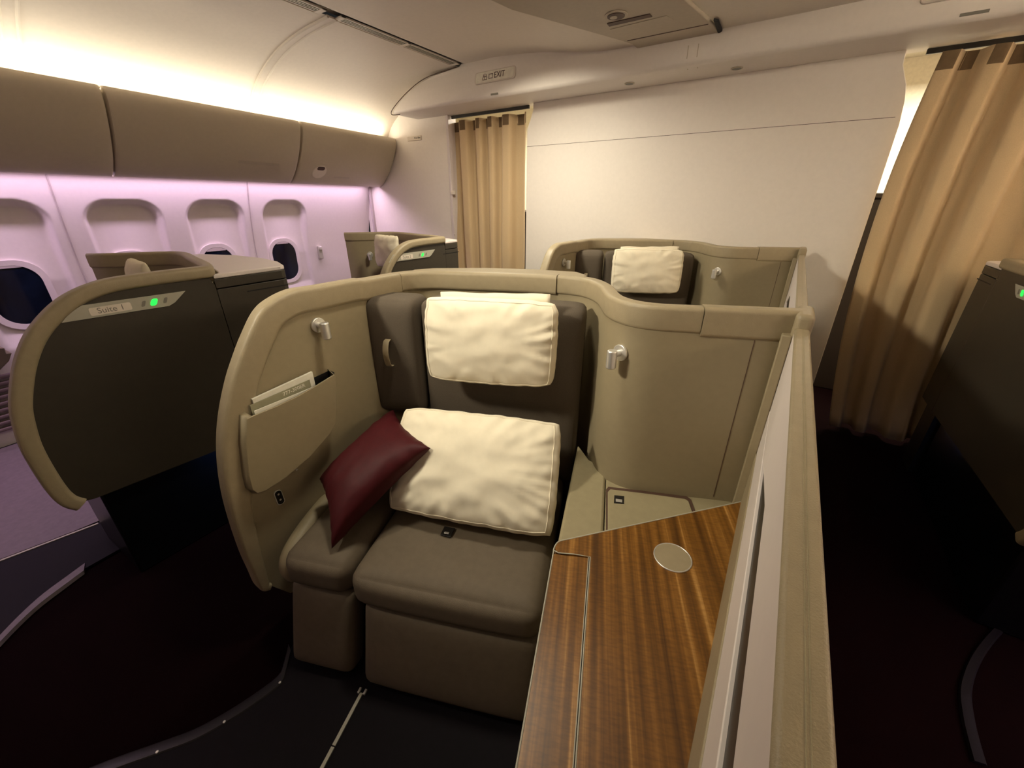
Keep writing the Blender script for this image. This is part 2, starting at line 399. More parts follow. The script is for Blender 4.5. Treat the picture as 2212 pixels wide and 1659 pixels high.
# curved side ceiling panels above the bins (left and mirrored right)
STX, STZ = -2.75, 2.66
def curvep(y, t):
    lx = LIPX(y)
    # control: start low behind the lip, sweep up and over to the vent strip
    P = [(lx-0.175, 2.16), (lx-0.075, 2.33), (lx+0.10, 2.46), (lx+0.40, 2.575), (lx+0.72, 2.635), (STX, STZ)]
    s = t*(len(P)-1); i = min(int(s), len(P)-2); f = s-i
    p0, p1, p2, p3 = P[max(i-1,0)], P[i], P[i+1], P[min(i+2,5)]
    r = [0.5*((2*p1[k]) + (p2[k]-p0[k])*f + (2*p0[k]-5*p1[k]+4*p2[k]-p3[k])*f*f + (3*p1[k]-p0[k]-3*p2[k]+p3[k])*f**3) for k in (0,1)]
    return r
def curved(sgn):
    return grid(lambda u, v: V3(((curvep(-2.6+(WB+2.7)*u, v)[0] if sgn > 0 else RX(curvep(-2.6+(WB+2.7)*u, v)[0])), -2.6+(WB+2.7)*u, curvep(-2.6+(WB+2.7)*u, v)[1])), 12, 32)
struct('ceiling_left', curved(1), 'ceil', smooth=60)
struct('ceiling_right', curved(-1), 'ceil', smooth=60)
# central ceiling between the vent strips
CS = [(STX+0.096, 2.70), (STX+0.098, 2.660), (-2.35, 2.662), (-1.95, 2.63), (-1.65, 2.585), (-1.40, 2.555), (-1.1, 2.548), (CX, 2.548)]
def ceilmid():
    cs = [V3((x, 0, z)) for x, z in CS]; cs = cs[:2] + catmull(cs[2:], 5)
    full = cs + [V3((RX(c.x), 0, c.z)) for c in cs[::-1][1:]]
    n = len(full)-1
    return grid(lambda u, v: V3((full[round(v*n)].x, -2.6+(WB+2.7)*u, full[round(v*n)].z)), 4, n)
struct('ceiling', ceilmid(), 'ceil', smooth=50)
# ribs covering the joints of the curved panels
for k, y in enumerate((-0.55, 0.78, 2.10)):
    pts = [V3((curvep(y, t/30)[0], y, curvep(y, t/30)[1])) for t in range(31)]
    Ns = []
    for i in range(31):
        t = (pts[min(i+1,30)] - pts[max(i-1,0)]).normalized(); n = t.cross(V3((0,1,0))).normalized()
        if n.x < 0: n = -n
        Ns.append(V3((abs(t.z), 0, -abs(t.x))))
    struct('trim_%d' % (12+k), sweep(pts, [V3((0,1,0))]*31, Ns, [(-.040,-.004),(-.038,.010),(-.030,.013),(-.022,.006),(.022,.006),(.030,.013),(.038,.010),(.040,-.004)]), 'ceil', smooth=30)

# dark shadow gap where the beam meets the curved panel
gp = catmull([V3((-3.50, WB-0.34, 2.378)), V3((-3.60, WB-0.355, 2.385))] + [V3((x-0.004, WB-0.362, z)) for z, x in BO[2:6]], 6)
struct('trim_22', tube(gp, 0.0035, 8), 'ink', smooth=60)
# ================================================================ ceiling things
def air_vent(y0, y1, label):
    t = thing('air_vent', (STX, (y0+y1)/2, STZ), label, 'air vent', 'slotted air vents along the left ceiling joint')
    tilt = V3((1, 0, 0.0)).normalized(); dn = V3((0.0, 0, -1)).normalized(); c0 = V3((STX+0.02, 0, STZ-0.001))
    fr = frame(c0, tilt, (0,1,0), dn)
    fr.translation = c0
    bm = bmesh.new()
    for a in (-0.046, 0.040): box(bm, a, a+0.008, y0, y1, -0.006, 0.003, mx=fr)
    for a in (y0, y1-0.035): box(bm, -0.046, 0.048, a, a+0.035, -0.006, 0.003, mx=fr)
    ym = (y0+y1)/2 if y1-y0 > 0.5 else None
    if ym: box(bm, -0.046, 0.048, ym-0.015, ym+0.015, -0.006, 0.003, mx=fr)
    obj('frame', bm, 'ceil', t, bevel=0.002)
    obj('backing', BX(-0.040, 0.042, y0+0.01, y1-0.01, -0.007, -0.005, mx=fr), 'darkplastic', t, smooth=0)
    for a in (-0.026, -0.008, 0.010, 0.028):
        obj('slat', BX(a, a+0.007, y0+0.02, y1-0.02, -0.004, 0.001, mx=fr), 'signgrey', t, smooth=0)
    return t
air_vent(2.12, 3.27, 'long slotted ceiling air vent ending at the exit beam')
air_vent(0.85, 2.02, 'slotted ceiling air vent nearer the camera, cut by the top edge')
struct('trim_21', BX(STX-0.03, STX+0.13, -2.6, WB-0.30, 2.69, 2.72), 'ceil', smooth=0)
struct('trim_20', BX(STX+0.083, STX+0.094, -2.6, WB-0.36, 2.664, 2.676), 'black', smooth=0)
# lowered hatch panel in the middle of the ceiling, behind the exit beam
CZ = 2.548
def cp(x, y, z=CZ-0.016): return at(x, y, 'z', z)
outline = [cp(560, -230), cp(1105, 22), cp(1270, 68), cp(1340, 88), cp(1365, 96), cp(1380, 108), cp(1388, 118)] + [cp(1548, 92), cp(1552, 70), cp(1543, 56), cp(1480, 0), cp(1300, -150)]
pn = thing('ceiling_hatch', sum(outline, V3())/len(outline), 'large taupe ceiling panel with rounded corner above the exit beam', 'ceiling panel')
obj('panel', prism([V3((p.x, min(p.y, WB-0.30), p.z)) for p in outline], (0, 0, 0.03)), 'ceilmid', pn, bevel=0.006)
obj('seam', prism([cp(1355, 88, CZ-0.0175), cp(1530, 52, CZ-0.0175), cp(1530, 53.4, CZ-0.0175), cp(1355, 89.4, CZ-0.0175)], (0,0,.002)), 'ink', pn, smooth=0)
obj('hinge_gap', prism([cp(1541, 45, CZ-0.019), cp(1552, 47, CZ-0.019), cp(1560, 68, CZ-0.019), cp(1551, 74, CZ-0.019)], (0,0,.012)), 'black', pn, bevel=0.002)
# fittings on the hatch
def onc(x, y, dz=0): return cp(x, y, CZ-0.016-dz)
c = onc(1331, 32)
sd = thing('smoke_detector', c, 'round recessed smoke detector in the ceiling panel', 'smoke detector')
obj('ring', disc(c, (0,0,-1), 0.062, 0.006), 'ceilmid', sd, bevel=0.002)
obj('grille', disc(c+V3((0,0,-0.006)), (0,0,-1), 0.047, 0.003), 'ink', sd)
obj('sensor', disc(c+V3((-0.012,-0.004,-0.009)), (0,0,-1), 0.02, 0.004), 'ceilmid', sd)
def plate_between(name, q, th, m, par=None, **k):
    return obj(name, prism([onc(*p) for p in q], (0,0,-th)), m, par, **k)
g = plate_between('ceiling_slot', [(1311,50),(1404,29),(1409,35),(1316,56)], 0.004, 'ink', bevel=0.001)
tag(g, 'narrow dark slot beside the round smoke detector', 'ceiling slot')
g = plate_between('ceiling_placard', [(1318,63),(1440,33),(1458,44),(1340,73)], 0.003, 'ceilmid', bevel=0.001)
tag(g, 'flat blank rectangular placard on the ceiling panel', 'placard')
# two small round lamps in the soffit of the beam
for k, (px, py, lab) in enumerate(((1360, 180, 'small round recessed lamp in the beam soffit, left of the pair'), (1592, 147, 'small round recessed lamp in the beam soffit, right of the pair'))):
    c = at(px, py, 'z', WT-0.003)
    t = thing('soffit_lamp', c, lab, 'recessed lamp', 'unlit lamps in the beam soffit')
    obj('bezel', disc(c, (0,0,-1), 0.036, 0.004, 28), 'bin', t, bevel=0.001)
    obj('lens', disc(c+V3((0,0,-0.004)), (0,0,-1), 0.028, 0.001, 28), 'lampdark', t)
# exit signs on the beam face
def plate_on_beam(nm, px0, px1, pyL, pyR, h, label, cat):
    YF = WB-0.372
    a = at(px0, pyL, 'y', YF); b = at(px1, pyR, 'y', YF)
    return a, b
def exit_sign(cx, cz, wd, hg, label, txt=True):
    YF = WB-0.362
    t = thing('exit_sign', (cx, YF, cz), label, 'exit sign', 'exit signs on the beam')
    up = V3((0, 0.20, 1)).normalized(); x = V3((1,0,0)); n = V3((0,-1,0.20)).normalized()
    fr = frame(V3((cx, YF, cz)), x, up, n)
    obj('housing', prism([fr @ V3((p[0], p[1], -0.02)) for p in rrect(wd, hg, 0.022, 6)], n*0.032), 'ceil', t, bevel=0.004)
    obj('sign_face', prism([fr @ V3((p[0], p[1], 0.012)) for p in rrect(wd*0.93, hg*0.84, 0.018, 6)], n*0.0015), 'signgrey' if False else 'paper', t, bevel=0.0006)
    if txt:
        f2 = fr @ Matrix.Translation((0.05, 0.0, 0.0145))
        text('lettering', 'EXIT', 0.060, f2 @ Matrix.Scale(0.86, 4, (1,0,0)), 'ink', t)
        bm = bmesh.new(); s = 0.045   # 出口
        def st(ox, a, b, c2, d): box(bm, ox+a*s, ox+c2*s, b*s, d*s, 0.0138, 0.0148, mx=fr)
        ox = -0.118
        st(ox,.45,-.5,.57,.5); st(ox,.0,-.5,.1,-.02); st(ox,.9,-.5,1.0,-.02); st(ox,.0,-.5,1,-.40); st(ox,.1,.0,.2,.42); st(ox,.80,.0,.90,.42); st(ox,.1,-.02,.90,.08)
        ox = -0.058
        st(ox,.05,-.42,.15,.36); st(ox,.85,-.42,.95,.36); st(ox,.05,.26,.95,.36); st(ox,.05,-.40,.95,-.30)
        obj('lettering', bm, 'ink', t, smooth=0)
    return t
e0 = at(1026, 172, 'y', WB-0.36); e1 = at(1117, 156, 'y', WB-0.36)
exit_sign((e0.x+e1.x)/2, (e0.z+e1.z)/2, abs(e1.x-e0.x)*0.97, 0.085, 'white exit sign with bilingual lettering on the cream beam')
e2 = at(2000, -5, 'y', WB-0.36)
exit_sign(e2.x+0.20, e2.z+0.012, 0.44, 0.085, 'exit sign on the beam cut off by the top right edge', False)
for (px, py, lab) in ((1068, 203, 'tiny grey placard on the beam under the exit sign'), (2105, 28, 'small grey placard on the beam near the top right corner')):
    c = at(px, py, 'y', WB-0.366)
    big = px > 1500
    tag(obj('placard', BX(c.x-(0.05 if big else .036), c.x+(0.05 if big else .036), c.y-0.004, c.y+0.004, c.z-.006, c.z+.006), 'inkgrey', bevel=0.001), lab, 'placard')
# small symbol plate on the left bulkhead
c = at(896, 299, 'y', WB)
t = thing('placard', c, 'small cream symbol plate high on the white left bulkhead', 'placard')
obj('plate', BX(c.x-0.105, c.x+0.105, WB-0.010, WB+0.001, c.z-0.022, c.z+0.022), 'ceil', t, bevel=0.005)
bm = bmesh.new()
for k, a in enumerate((0.005, 0.03, 0.055, 0.075)): box(bm, c.x+a, c.x+a+0.017, WB-0.0108, WB-0.0098, c.z-0.006, c.z+(0.006 if k % 2 else 0.010))
obj('symbols', bm, 'inkgrey', t, smooth=0)
# ================================================================ overhead bins
BP = [(0.0, 0.0), (-0.012, -0.016), (0.004, -0.05), (-0.02, -0.11), (-0.10, -0.24), (-0.20, -0.36), (-0.30, -0.445), (-0.345, -0.475), (-0.37, -0.482)]
BP = [(0.0, 0.0), (0.012, -0.025), (0.012, -0.06), (-0.01, -0.12), (-0.075, -0.235), (-0.165, -0.35), (-0.27, -0.445), (-0.33, -0.476), (-0.37, -0.482)]
def bin_unit(y0, y1, label, sgn=1, grp='closed overhead bins along the window side'):
    t = thing('overhead_bin', ((LIPX((y0+y1)/2) if sgn > 0 else RX(LIPX((y0+y1)/2))), (y0+y1)/2, 1.76), label, 'overhead bin', grp)
    face = catmull([V3((a, 0, b)) for a, b in BP], 4)
    ys = [y0+0.006, y0+0.012, y0+0.03] + [y0+0.03+(y1-y0-0.06)*k/8 for k in range(1, 8)] + [y1-0.03, y1-0.012, y1-0.006]
    bm = bmesh.new(); rings = []
    for i, y in enumerate(ys):
        s = {0: 0.014, 1: 0.004, len(ys)-1: 0.014, len(ys)-2: 0.004}.get(i, 0)
        pts = [(LIPX(y)+p.x-s, y, 2.24+p.z) for p in face]
        pts = [(LIPX(y)-0.10, y, 2.205)] + pts + [(LIPX(y)-0.395, y, 1.765), (LIPX(y)-0.395, y, 1.90), (LIPX(y)-0.24, y, 2.08)]
        if sgn < 0: pts = [(RX(a), b, c) for a, b, c in pts]
        rings.append([bm.verts.new(p) for p in pts])
    n = len(rings[0])
    for a, b in zip(rings, rings[1:]):
        for i in range(n): bm.faces.new((a[i], a[(i+1) % n], b[(i+1) % n], b[i]))
    bm.faces.new(rings[0]); bm.faces.new(rings[-1][::-1])
    obj('door', bm, 'bin', t, smooth=45); return t
def binface(px, py):
    """point on the bin front seen at this pixel"""
    d = ray(px, py); best = None
    for i in range(200, 6000, 4):
        p = EYE + d*(i/6000*6/ d.length*1.0)
        z = p.z - 2.24
        if -0.48 < z < 0:
            for (a, b), (c, e) in zip(BP, BP[1:]):
                if b >= z >= e:
                    xx = LIPX(p.y) + a + (c-a)*(b-z)/(b-e if b != e else 1)
                    if p.x <= xx: return V3((xx, p.y, p.z))
    return p
s1 = atp(217, 187, (LIPX(WB), WB, 2.24), (1, TAP, 0)).y; s2 = atp(648, 266, (LIPX(WB), WB, 2.24), (1, TAP, 0)).y
print('bin seams', s1, s2)
bin_unit(s1-1.45, s1, 'beige overhead bin at the left edge of the photo')
b2 = bin_unit(s1, s2, 'long beige overhead bin in the middle of the row, blank handle plate')
b3 = bin_unit(s2, WB-0.004, 'short beige overhead bin with round latch, against the bulkhead')
bin_unit(s1-2.95, s1-1.45, 'beige overhead bin behind the camera')
for a, b, lab in ((-2.5, -0.9, 'right side bin behind the camera'), (-0.9, 0.7, 'right side bin beside the camera'), (0.7, 2.2, 'right side bin above the dark suite'), (2.2, WB-0.01, 'right side bin next to the right curtain')):
    bin_unit(a, b, lab, -1, 'overhead bins of the right side')
# latch and plates on the bins
def onface(o, px, py, w, h, m, name, rnd, dep=0.003, roundy=False):
    p = binface(px, py); q = binface(px, py-12); q2 = binface(px, py+12)
    up = (q - q2).normalized(); t = V3((-TAP, 1, 0)).normalized(); up = (up - t*up.dot(t)).normalized(); n = t.cross(up); 
    if n.x < 0: n = -n
    fr = frame(p, t, up, n)
    sec = rrect(w, h, rnd, 8)
    return obj(name, prism([fr @ V3((a, b, -0.004)) for a, b in sec], n*(dep+0.004)), m, o, bevel=0.0012), fr
onface(b2, 561, 353, 0.36, 0.030, 'ceilmid', 'handle_plate', 0.006, 0.002)
lt, fr = onface(b3, 690, 371, 0.18, 0.18, 'bin', 'latch', 0.089, 0.003)
obj('recess', prism([fr @ V3((a*0.84, b*0.84, 0.0032)) for a, b in rrect(0.18, 0.18, 0.089, 10)], fr.to_3x3() @ V3((0,0,0.001))), 'ceil', lt, smooth=0)
obj('finger_slot', prism([fr @ V3((a, b+0.042, 0.0044)) for a, b in rrect(0.085, 0.040, 0.018, 6)], fr.to_3x3() @ V3((0,0,0.001))), 'ink', lt, smooth=0)
onface(b3, 737, 385, 0.21, 0.034, 'ceilmid', 'handle_plate', 0.01, 0.002)
# small vertical fitting on the side wall
wp = atp(692, 545, (WXB(3, 1.2)-TAP*(WB-3)+TAP*(WB-3), 3, 1.2), (1, TAP, 0))
hk = thing('coat_hook', wp, 'small grey vertical coat hook on the pink-lit wall beside the last window', 'coat hook')
obj('plate', BX(wp.x-0.02, wp.x+0.012, wp.y-0.024, wp.y+0.024, wp.z-0.07, wp.z+0.07), 'signgrey', hk, bevel=0.005)
obj('hook', BX(wp.x+0.010, wp.x+0.026, wp.y-0.018, wp.y+0.018, wp.z+0.03, wp.z+0.064), 'chrome', hk, bevel=0.004)
# ================================================================ curtains
def curtain(x0, x1, z0, z1, y, pitch, amp, label, grp, sx0=(0, 0), sx1=0, seed=1, parentname='curtain', hem=0.085):
    """pleated curtain; sx0/sx1: extra sideways shift of its two edges at the bottom"""
    t = thing('curtain', ((x0+x1)/2, y, z0), label, 'curtain', grp)
    n = max(8, int(abs(x1-x0)/pitch*24)); npl = abs(x1-x0)/pitch
    def prof(u):
        ph = (u*npl + 0.18*math.sin(u*npl*1.7+seed)) % 1.0
        a = 0.5 + 0.5*math.tanh(3.0*math.cos(2*math.pi*ph))
        return a
    def P(u, v, off=0):
        z = z1 + (z0-z1)*v
        x = x0 + (x1-x0)*u + ((sx0[0]*v + sx0[1]*v*v)*(1-u)**2 + sx1*u*v)
        x += 0.012*math.sin(v*3+u*npl*2.0+seed)*v + 0.006*noise.noise(V3((u*npl*1.5, v*3, seed)))
        yy = y - amp*(prof(u)-0.5)*(0.8+0.3*v) + 0.008*noise.noise(V3((u*npl, v*4, seed+3))) - off
        return V3((x, yy, z))
    nv = 30; vh = hem/(z1-z0)
    m = obj('cloth', grid(lambda u, v: P(u, v), n, nv), 'curtain', t, smooth=75)
    s = m.modifiers.new('t', 'SOLIDIFY'); s.thickness = 0.003
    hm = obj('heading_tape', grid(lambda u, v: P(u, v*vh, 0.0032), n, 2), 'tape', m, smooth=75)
    return t
YC = WB+0.05
cl = at(968, 245, 'y', YC); cr_ = at(1142, 240, 'y', YC); 
curtain(cl.x, cr_.x, 0.03, WT-0.055, YC, 0.19, 0.10, 'tan pleated curtain closing the left doorway beside the white bulkhead', 'doorway curtains', sx0=(0.06, 0), sx1=-0.01, seed=2)
cl2 = at(2035, 112, 'y', YC-0.07)
rc = curtain(cl2.x, cl2.x+1.95, 0.03, WT-0.045, YC-0.07, 0.24, 0.09, 'large tan pleated curtain at the right side of the bulkhead', 'doorway curtains', sx0=(-0.243, 0.343), sx1=0.0, seed=5)
# curtain rails and clip
for a, b, nm in ((-3.16, -2.24, 'curtain_rail'), (0.40, 2.5, 'curtain_rail')):
    tag(obj(nm, BX(a, b, YC-0.02, YC+0.0, WT-0.03, WT-0.003), 'darkplastic', bevel=0.003), 'dark curtain rail under the beam over the %s' % ('left doorway' if a < -1 else 'right doorway'), 'curtain rail')
p = at(981, 416, 'y', WB-0.01)
ck = thing('curtain_tieback', p, 'small cream strap and clip on the doorway edge left of the curtain', 'tieback')
obj('clip', BX(p.x-0.03, p.x+0.02, WB-0.03, WB+0.0, p.z-0.02, p.z+0.02), 'ceil', ck, bevel=0.005)
obj('strap', sweep([V3((p.x-0.022, WB-0.02, p.z)), V3((p.x-0.026, WB-0.02, p.z-0.2)), V3((p.x-0.018, WB-0.02, p.z-0.42))], [V3((1,0,0))]*3, [V3((0,1,0))]*3, [(-.006,-.002),(.006,-.002),(.006,.002),(-.006,.002)]), 'side', ck, smooth=0)
# seat rows glimpsed in the next cabin
g = thing('galley_cupboard', (0.9, 4.6, 0), 'dark cupboard seen through the slit right of the bulkhead', 'cupboard')
obj('body', BX(0.45, 1.6, 4.45, 5.2, 0, 1.62), 'galleydark', g, bevel=0.01)
obj('top', BX(0.43, 1.62, 4.42, 5.22, 1.62, 1.66), 'galleydark', g, bevel=0.01)
g = thing('galley_cupboard', (-2.7, 4.6, 0), 'dark cupboard seen through the slit beside the left curtain', 'cupboard')
obj('body', BX(-3.2, -2.0, 4.45, 5.2, 0, 1.45), 'galleydark', g, bevel=0.01)
obj('top', BX(-3.22, -1.98, 4.42, 5.22, 1.45, 1.49), 'galleydark', g, bevel=0.01)
# ================================================================ centre suite (row 1), then copied to row 2
def arclen_split(path, cuts):
    pass
XA = -1.45; TH = 0.062; XI = XA + TH          # aisle panel outer face, thickness
ZT = 1.315
tip_px = [(560,1262), (547,1265), (530,1225), (510,1180), (485,1105), (470,1040), (463,970), (466,900), (480,825), (497,770), (515,723), (539,674), (566,647), (612,620), (667,603), (748,586)]
def build_shell(loc0):
    t = thing('airline_suite', loc0, 'nearest open suite: taupe leather-rimmed shell around a wide brown-grey seat', 'airline suite', 'airline suites of the centre row')
    xm = XA + TH/2; path = []; Ns = []
    for (px, py) in tip_px[2:]:
        p = at(px, py, 'x', XA); path.append(V3((xm, p.y, min(p.z, ZT+0.005))))
    # lower tip: rounded end
    q = at(547, 1266, 'x', XA); path = [V3((xm, q.y+0.03, q.z-0.015)), V3((xm, q.y+0.004, q.z+0.01))] + path
    aisle_n = len(path)
    path.append(V3((xm, 1.05, ZT)))
    back = [(-1.415, 1.22), (-1.385, 1.30), (-1.31, 1.372), (-1.188, 1.425), (-.947, 1.522), (-.794, 1.566), (-.70, 1.575), (-.62, 1.545), (-.54, 1.462), (-.475, 1.352), (-.432, 1.295), (-.385, 1.262), (-.340, 1.250), (-.295, 1.252), (-.245, 1.268), (-.155, 1.305), (-.03, 1.358), (.082, 1.405)]
    path += [V3((x, y, ZT)) for x, y in back]
    full = catmull(path, 6)
    Bs = []; Nn = []
    for i, p in enumerate(full):
        tg = (full[min(i+1, len(full)-1)] - full[max(i-1, 0)]).normalized()
        th = V3((tg.x, tg.y, 0))
        if i <= (aisle_n+1)*6: N = V3((1, 0, 0))
        else: N = V3((th.y, -th.x, 0)).normalized()
        k = (i - (aisle_n)*6)/12
        if 0 < k < 1: N = (V3((1,0,0))*(1-k) + V3((th.y, -th.x, 0)).normalized()*k).normalized()
        B = tg.cross(N).normalized()
        if B.z > 0 and i > 30: B = -B
        Nn.append(N); Bs.append(B)
    # make band direction point into the wall everywhere
    cen = V3((xm, 1.1, 0.75))
    for i in range(len(full)):
        if i < aisle_n*6 and Bs[i].dot(cen - full[i]) < 0: Bs[i] = -Bs[i]
    for i in range(0, 34): Bs[i] = Bs[i] * (0.32 + 0.68*(i/34)**1.2)
    def frac(px, py):   # index of a joint
        best = min(range(len(full)), key=lambda i: (proj(full[i])[0]-px)**2 + (proj(full[i])[1]-py)**2); return best
    H = 0.088
    def sect(w, h, lift=0): 
        return [(a, b + h/2 - lift) for a, b in rrect(w, h, min(w, h)*0.26, 5)]
    i1 = frac(858, 590); i2 = frac(1203, 592); i3 = frac(1523, 660)
    segs = [(0, i1, 0.066, H, 0), (i1, i2, 0.064, H-0.004, 0), (i2, i3, 0.052, H-0.008, 0), (i3, len(full)-1, 0.058, H+0.004, 0.003)]
    for a, b, wd, h, lf in segs:
        pts = full[a:b+1]
        if len(pts) > 3:
            pts = list(pts); d0 = (pts[1]-pts[0]).normalized(); d1 = (pts[-1]-pts[-2]).normalized()
            pts[0] = pts[0] + d0*0.0012; pts[-1] = pts[-1] - d1*0.0012
        o = obj('rim', sweep(pts, Nn[a:b+1], Bs[a:b+1], sect(wd, h, lf)), 'leather', t, smooth=60)
    # aisle-side panel under the rim (solid board following the rim)
    n_end = frac(858, 590)
    poly = [full[i] + Bs[i]*0.05 for i in range(0, n_end, 2)]
    poly = [V3((XA+0.011, p.y, p.z)) for p in poly]
    yb = poly[-1].y
    poly += [V3((XA+0.011, yb, 0.04)), V3((XA+0.011, 0.62, 0.04)), V3((XA+0.011, 0.45, 0.12))]
    obj('aisle_panel', prism(poly, (TH-0.022, 0, 0)), 'shell', t, smooth=30)
    # back wall following the rim
    bi = frac(858, 590) - 3
    pts = full[bi:]; nn = Nn[bi:]
    obj('back_wall', sweep([V3((p.x, p.y, 0)) for p in pts], nn, [V3((0,0,1))]*len(pts), [(-.020, .04), (.020, .04), (.020, ZT-0.05), (-.020, ZT-0.05)]), 'shell', t, smooth=50)
    # cap filling the space behind the rim
    cap = [at(x, y, 'z', ZT) for x, y in [(890,581), (938,577.5), (1050,577), (1150,580), (1247,585.5), (1268,592)]]
    inner = [full[i] for i in range(frac(1262, 600), frac(890, 584), -2)]
    poly = [V3((p.x, p.y, 0.04)) for p in cap + inner]
    obj('back_cover', prism(poly, (0, 0, ZT-0.046)), 'darkpanel', t, smooth=30)
    poly = [V3((p.x, p.y, ZT-0.045)) for p in cap + inner]
    obj('back_cover_top', prism(poly, (0, 0, 0.043)), 'leather', t, bevel=0.010)
    # collar wrapping the top end of the partition
    obj('rim_collar', BX(0.061, 0.106, 1.33, 1.475, ZT-0.085, ZT+0.003), 'leather', t, bevel=0.014, segs=4)
    obj('corner_post', BX(0.040, 0.066, 1.33, 1.40, 0.04, ZT-0.06), 'shell', t, bevel=0.004)
    # narrow vertical joint in the concave wall
    j = min(range(len(full)), key=lambda i: abs(full[i].x - (-0.03)) + (0 if i > n_end else 9))
    p = full[j]; N = Nn[j]
    obj('wall_joint', prism([V3((p.x, p.y, 0.64)) + N*0.0205, V3((p.x+0.002, p.y+0.0005, 0.64)) + N*0.0205, V3((p.x+0.002, p.y+0.0005, ZT-0.09)) + N*0.0205, V3((p.x, p.y, ZT-0.09)) + N*0.0205], N*0.0005), 'ink', t, smooth=0)
    # magazine pocket on the aisle panel
    XP = XI - 0.011
    def ap(x, y, off=0): return at(x, y, 'x', XP + off)
    dth = 0.052
    op = [(545, 899), (600, 876), (640, 857), (678, 836), (722, 809), (726, 814), (727, 870), (726, 915), (712, 938), (672, 985), (620, 1030), (575, 1060), (556, 1066), (545, 1058), (538, 1030), (531, 960), (533, 905)]
    outer = [at(x, y, 'x', XP + dth) for x, y in op]
    obj('magazine_pocket', prism([V3((XP+dth-0.005, p.y, p.z)) for p in outer], (0.006, 0, 0)), 'shell', t, bevel=0.0025)
    pk = [o for o in C.objects if o.name.startswith('magazine_pocket')][0]
    wallp = outer[4:] + [outer[0]]
    base = [V3((XP-0.001, p.y - 0.0, p.z)) for p in wallp]
    bm = bmesh.new()
    cy = sum(p.y for p in wallp)/len(wallp); cz = sum(p.z for p in wallp)/len(wallp)
    A = [bm.verts.new(V3((XP-0.001, p.y + (p.y-cy)*0.05, p.z + (p.z-cz)*0.05))) for p in wallp]
    B = [bm.verts.new(V3((XP+dth-0.001, p.y, p.z))) for p in wallp]
    for i in range(len(wallp)-1):
        if i >= 0: bm.faces.new((A[i], A[i+1], B[i+1], B[i]))
    so = obj('pocket_side', bm, 'shell', pk, smooth=40); m = so.modifiers.new('t', 'SOLIDIFY'); m.thickness = 0.003
    obj('pocket_slot', prism([ap(x, y, 0.001) for x, y in [(538, 880), (712, 800), (722, 804), (722, 822), (545, 908)]], (0.0008, 0, 0)), 'black', pk, smooth=0)
    tk = ap(640, 1014, 0.03)
    obj('pocket_stud', disc(tk, (1,0,0), 0.004, 0.004, 12), 'chrome', pk)
    # reading lights
    def reading_light(c, n, droop=V3((0,0,-1)), s=1.0):
        rl = obj('reading_light', disc(c, n, 0.028*s, 0.009, 32), 'chrome', t, bevel=0.002)
        rl['label'] = 'satin metal wall plate'
        L = 0.028*s; sd = V3((0,0,-1)).cross(n).normalized()
        e = c + n*0.038
        bm = tube([e + n*0.006 + V3((0,0,z)) for z in (0.016, -0.046)], 0.0165*s, 24); tube([c + n*0.004, e + n*0.002], 0.011*s, 16, bm)
        obj('lamp_head', bm, 'chrome', rl, smooth=40, bevel=0.004)
        obj('lamp_lens', disc(e + n*0.006 + V3((0,0,-0.0465)), (0,0,-1), 0.011*s, 0.001, 16), 'lampdark', rl)
        return rl
    c = at(686, 702, 'x', XP); reading_light(c, V3((1, 0, 0)))
    # on the concave wall
    k = min(range(n_end, len(full)), key=lambda i: abs(proj(V3((full[i].x, full[i].y, 1.16)) + Nn[i]*0.02)[0] - 1341))
    base = V3((full[k].x, full[k].y, 0)) + Nn[k]*0.019
    z = min([1.0 + 0.004*q for q in range(80)], key=lambda z: abs(proj(V3((base.x, base.y, z)))[1] - 762))
    reading_light(V3((base.x, base.y, z)), Nn[k])
    # power socket
    c = at(603, 1074, 'x', XP); up = V3((0, -0.05, 1)).normalized()
    fr = frame(c, V3((0,1,0)), up, V3((1,0,0)))
    so = obj('power_socket', prism([fr @ V3((a, b, -0.002)) for a, b in rrect(0.030, 0.068, 0.013, 6)], V3((0.005, 0, 0))), 'chrome', t, bevel=0.001)
    obj('socket_face', prism([fr @ V3((a, b, 0.003)) for a, b in rrect(0.023, 0.061, 0.011, 6)], V3((0.0012, 0, 0))), 'lens', so)
    for b in (0.016, -0.010): obj('socket_hole', disc(fr @ V3((0.0, b, 0.004)), (1,0,0), 0.004, 0.001, 12), 'chrome', so)
    # soft shadow gap trim above the side back cushion
    return t
def proj(p):
    d = Vector(p) - EYE; z = d.dot(_F); return (1106 + F_PX*d.dot(_R)/z, 829.5 - F_PX*d.dot(_U)/z)
TH20 = R(21); U = V3((math.cos(TH20), math.sin(TH20), 0)); VV = V3((-math.sin(TH20), math.cos(TH20), 0)); ZZ = V3((0,0,1))
O = V3((-0.575, 1.362, 0))                     # right end of the backrest face
def SF(u, v, z): return frame(O + U*u + VV*v + ZZ*z, U, VV, ZZ)
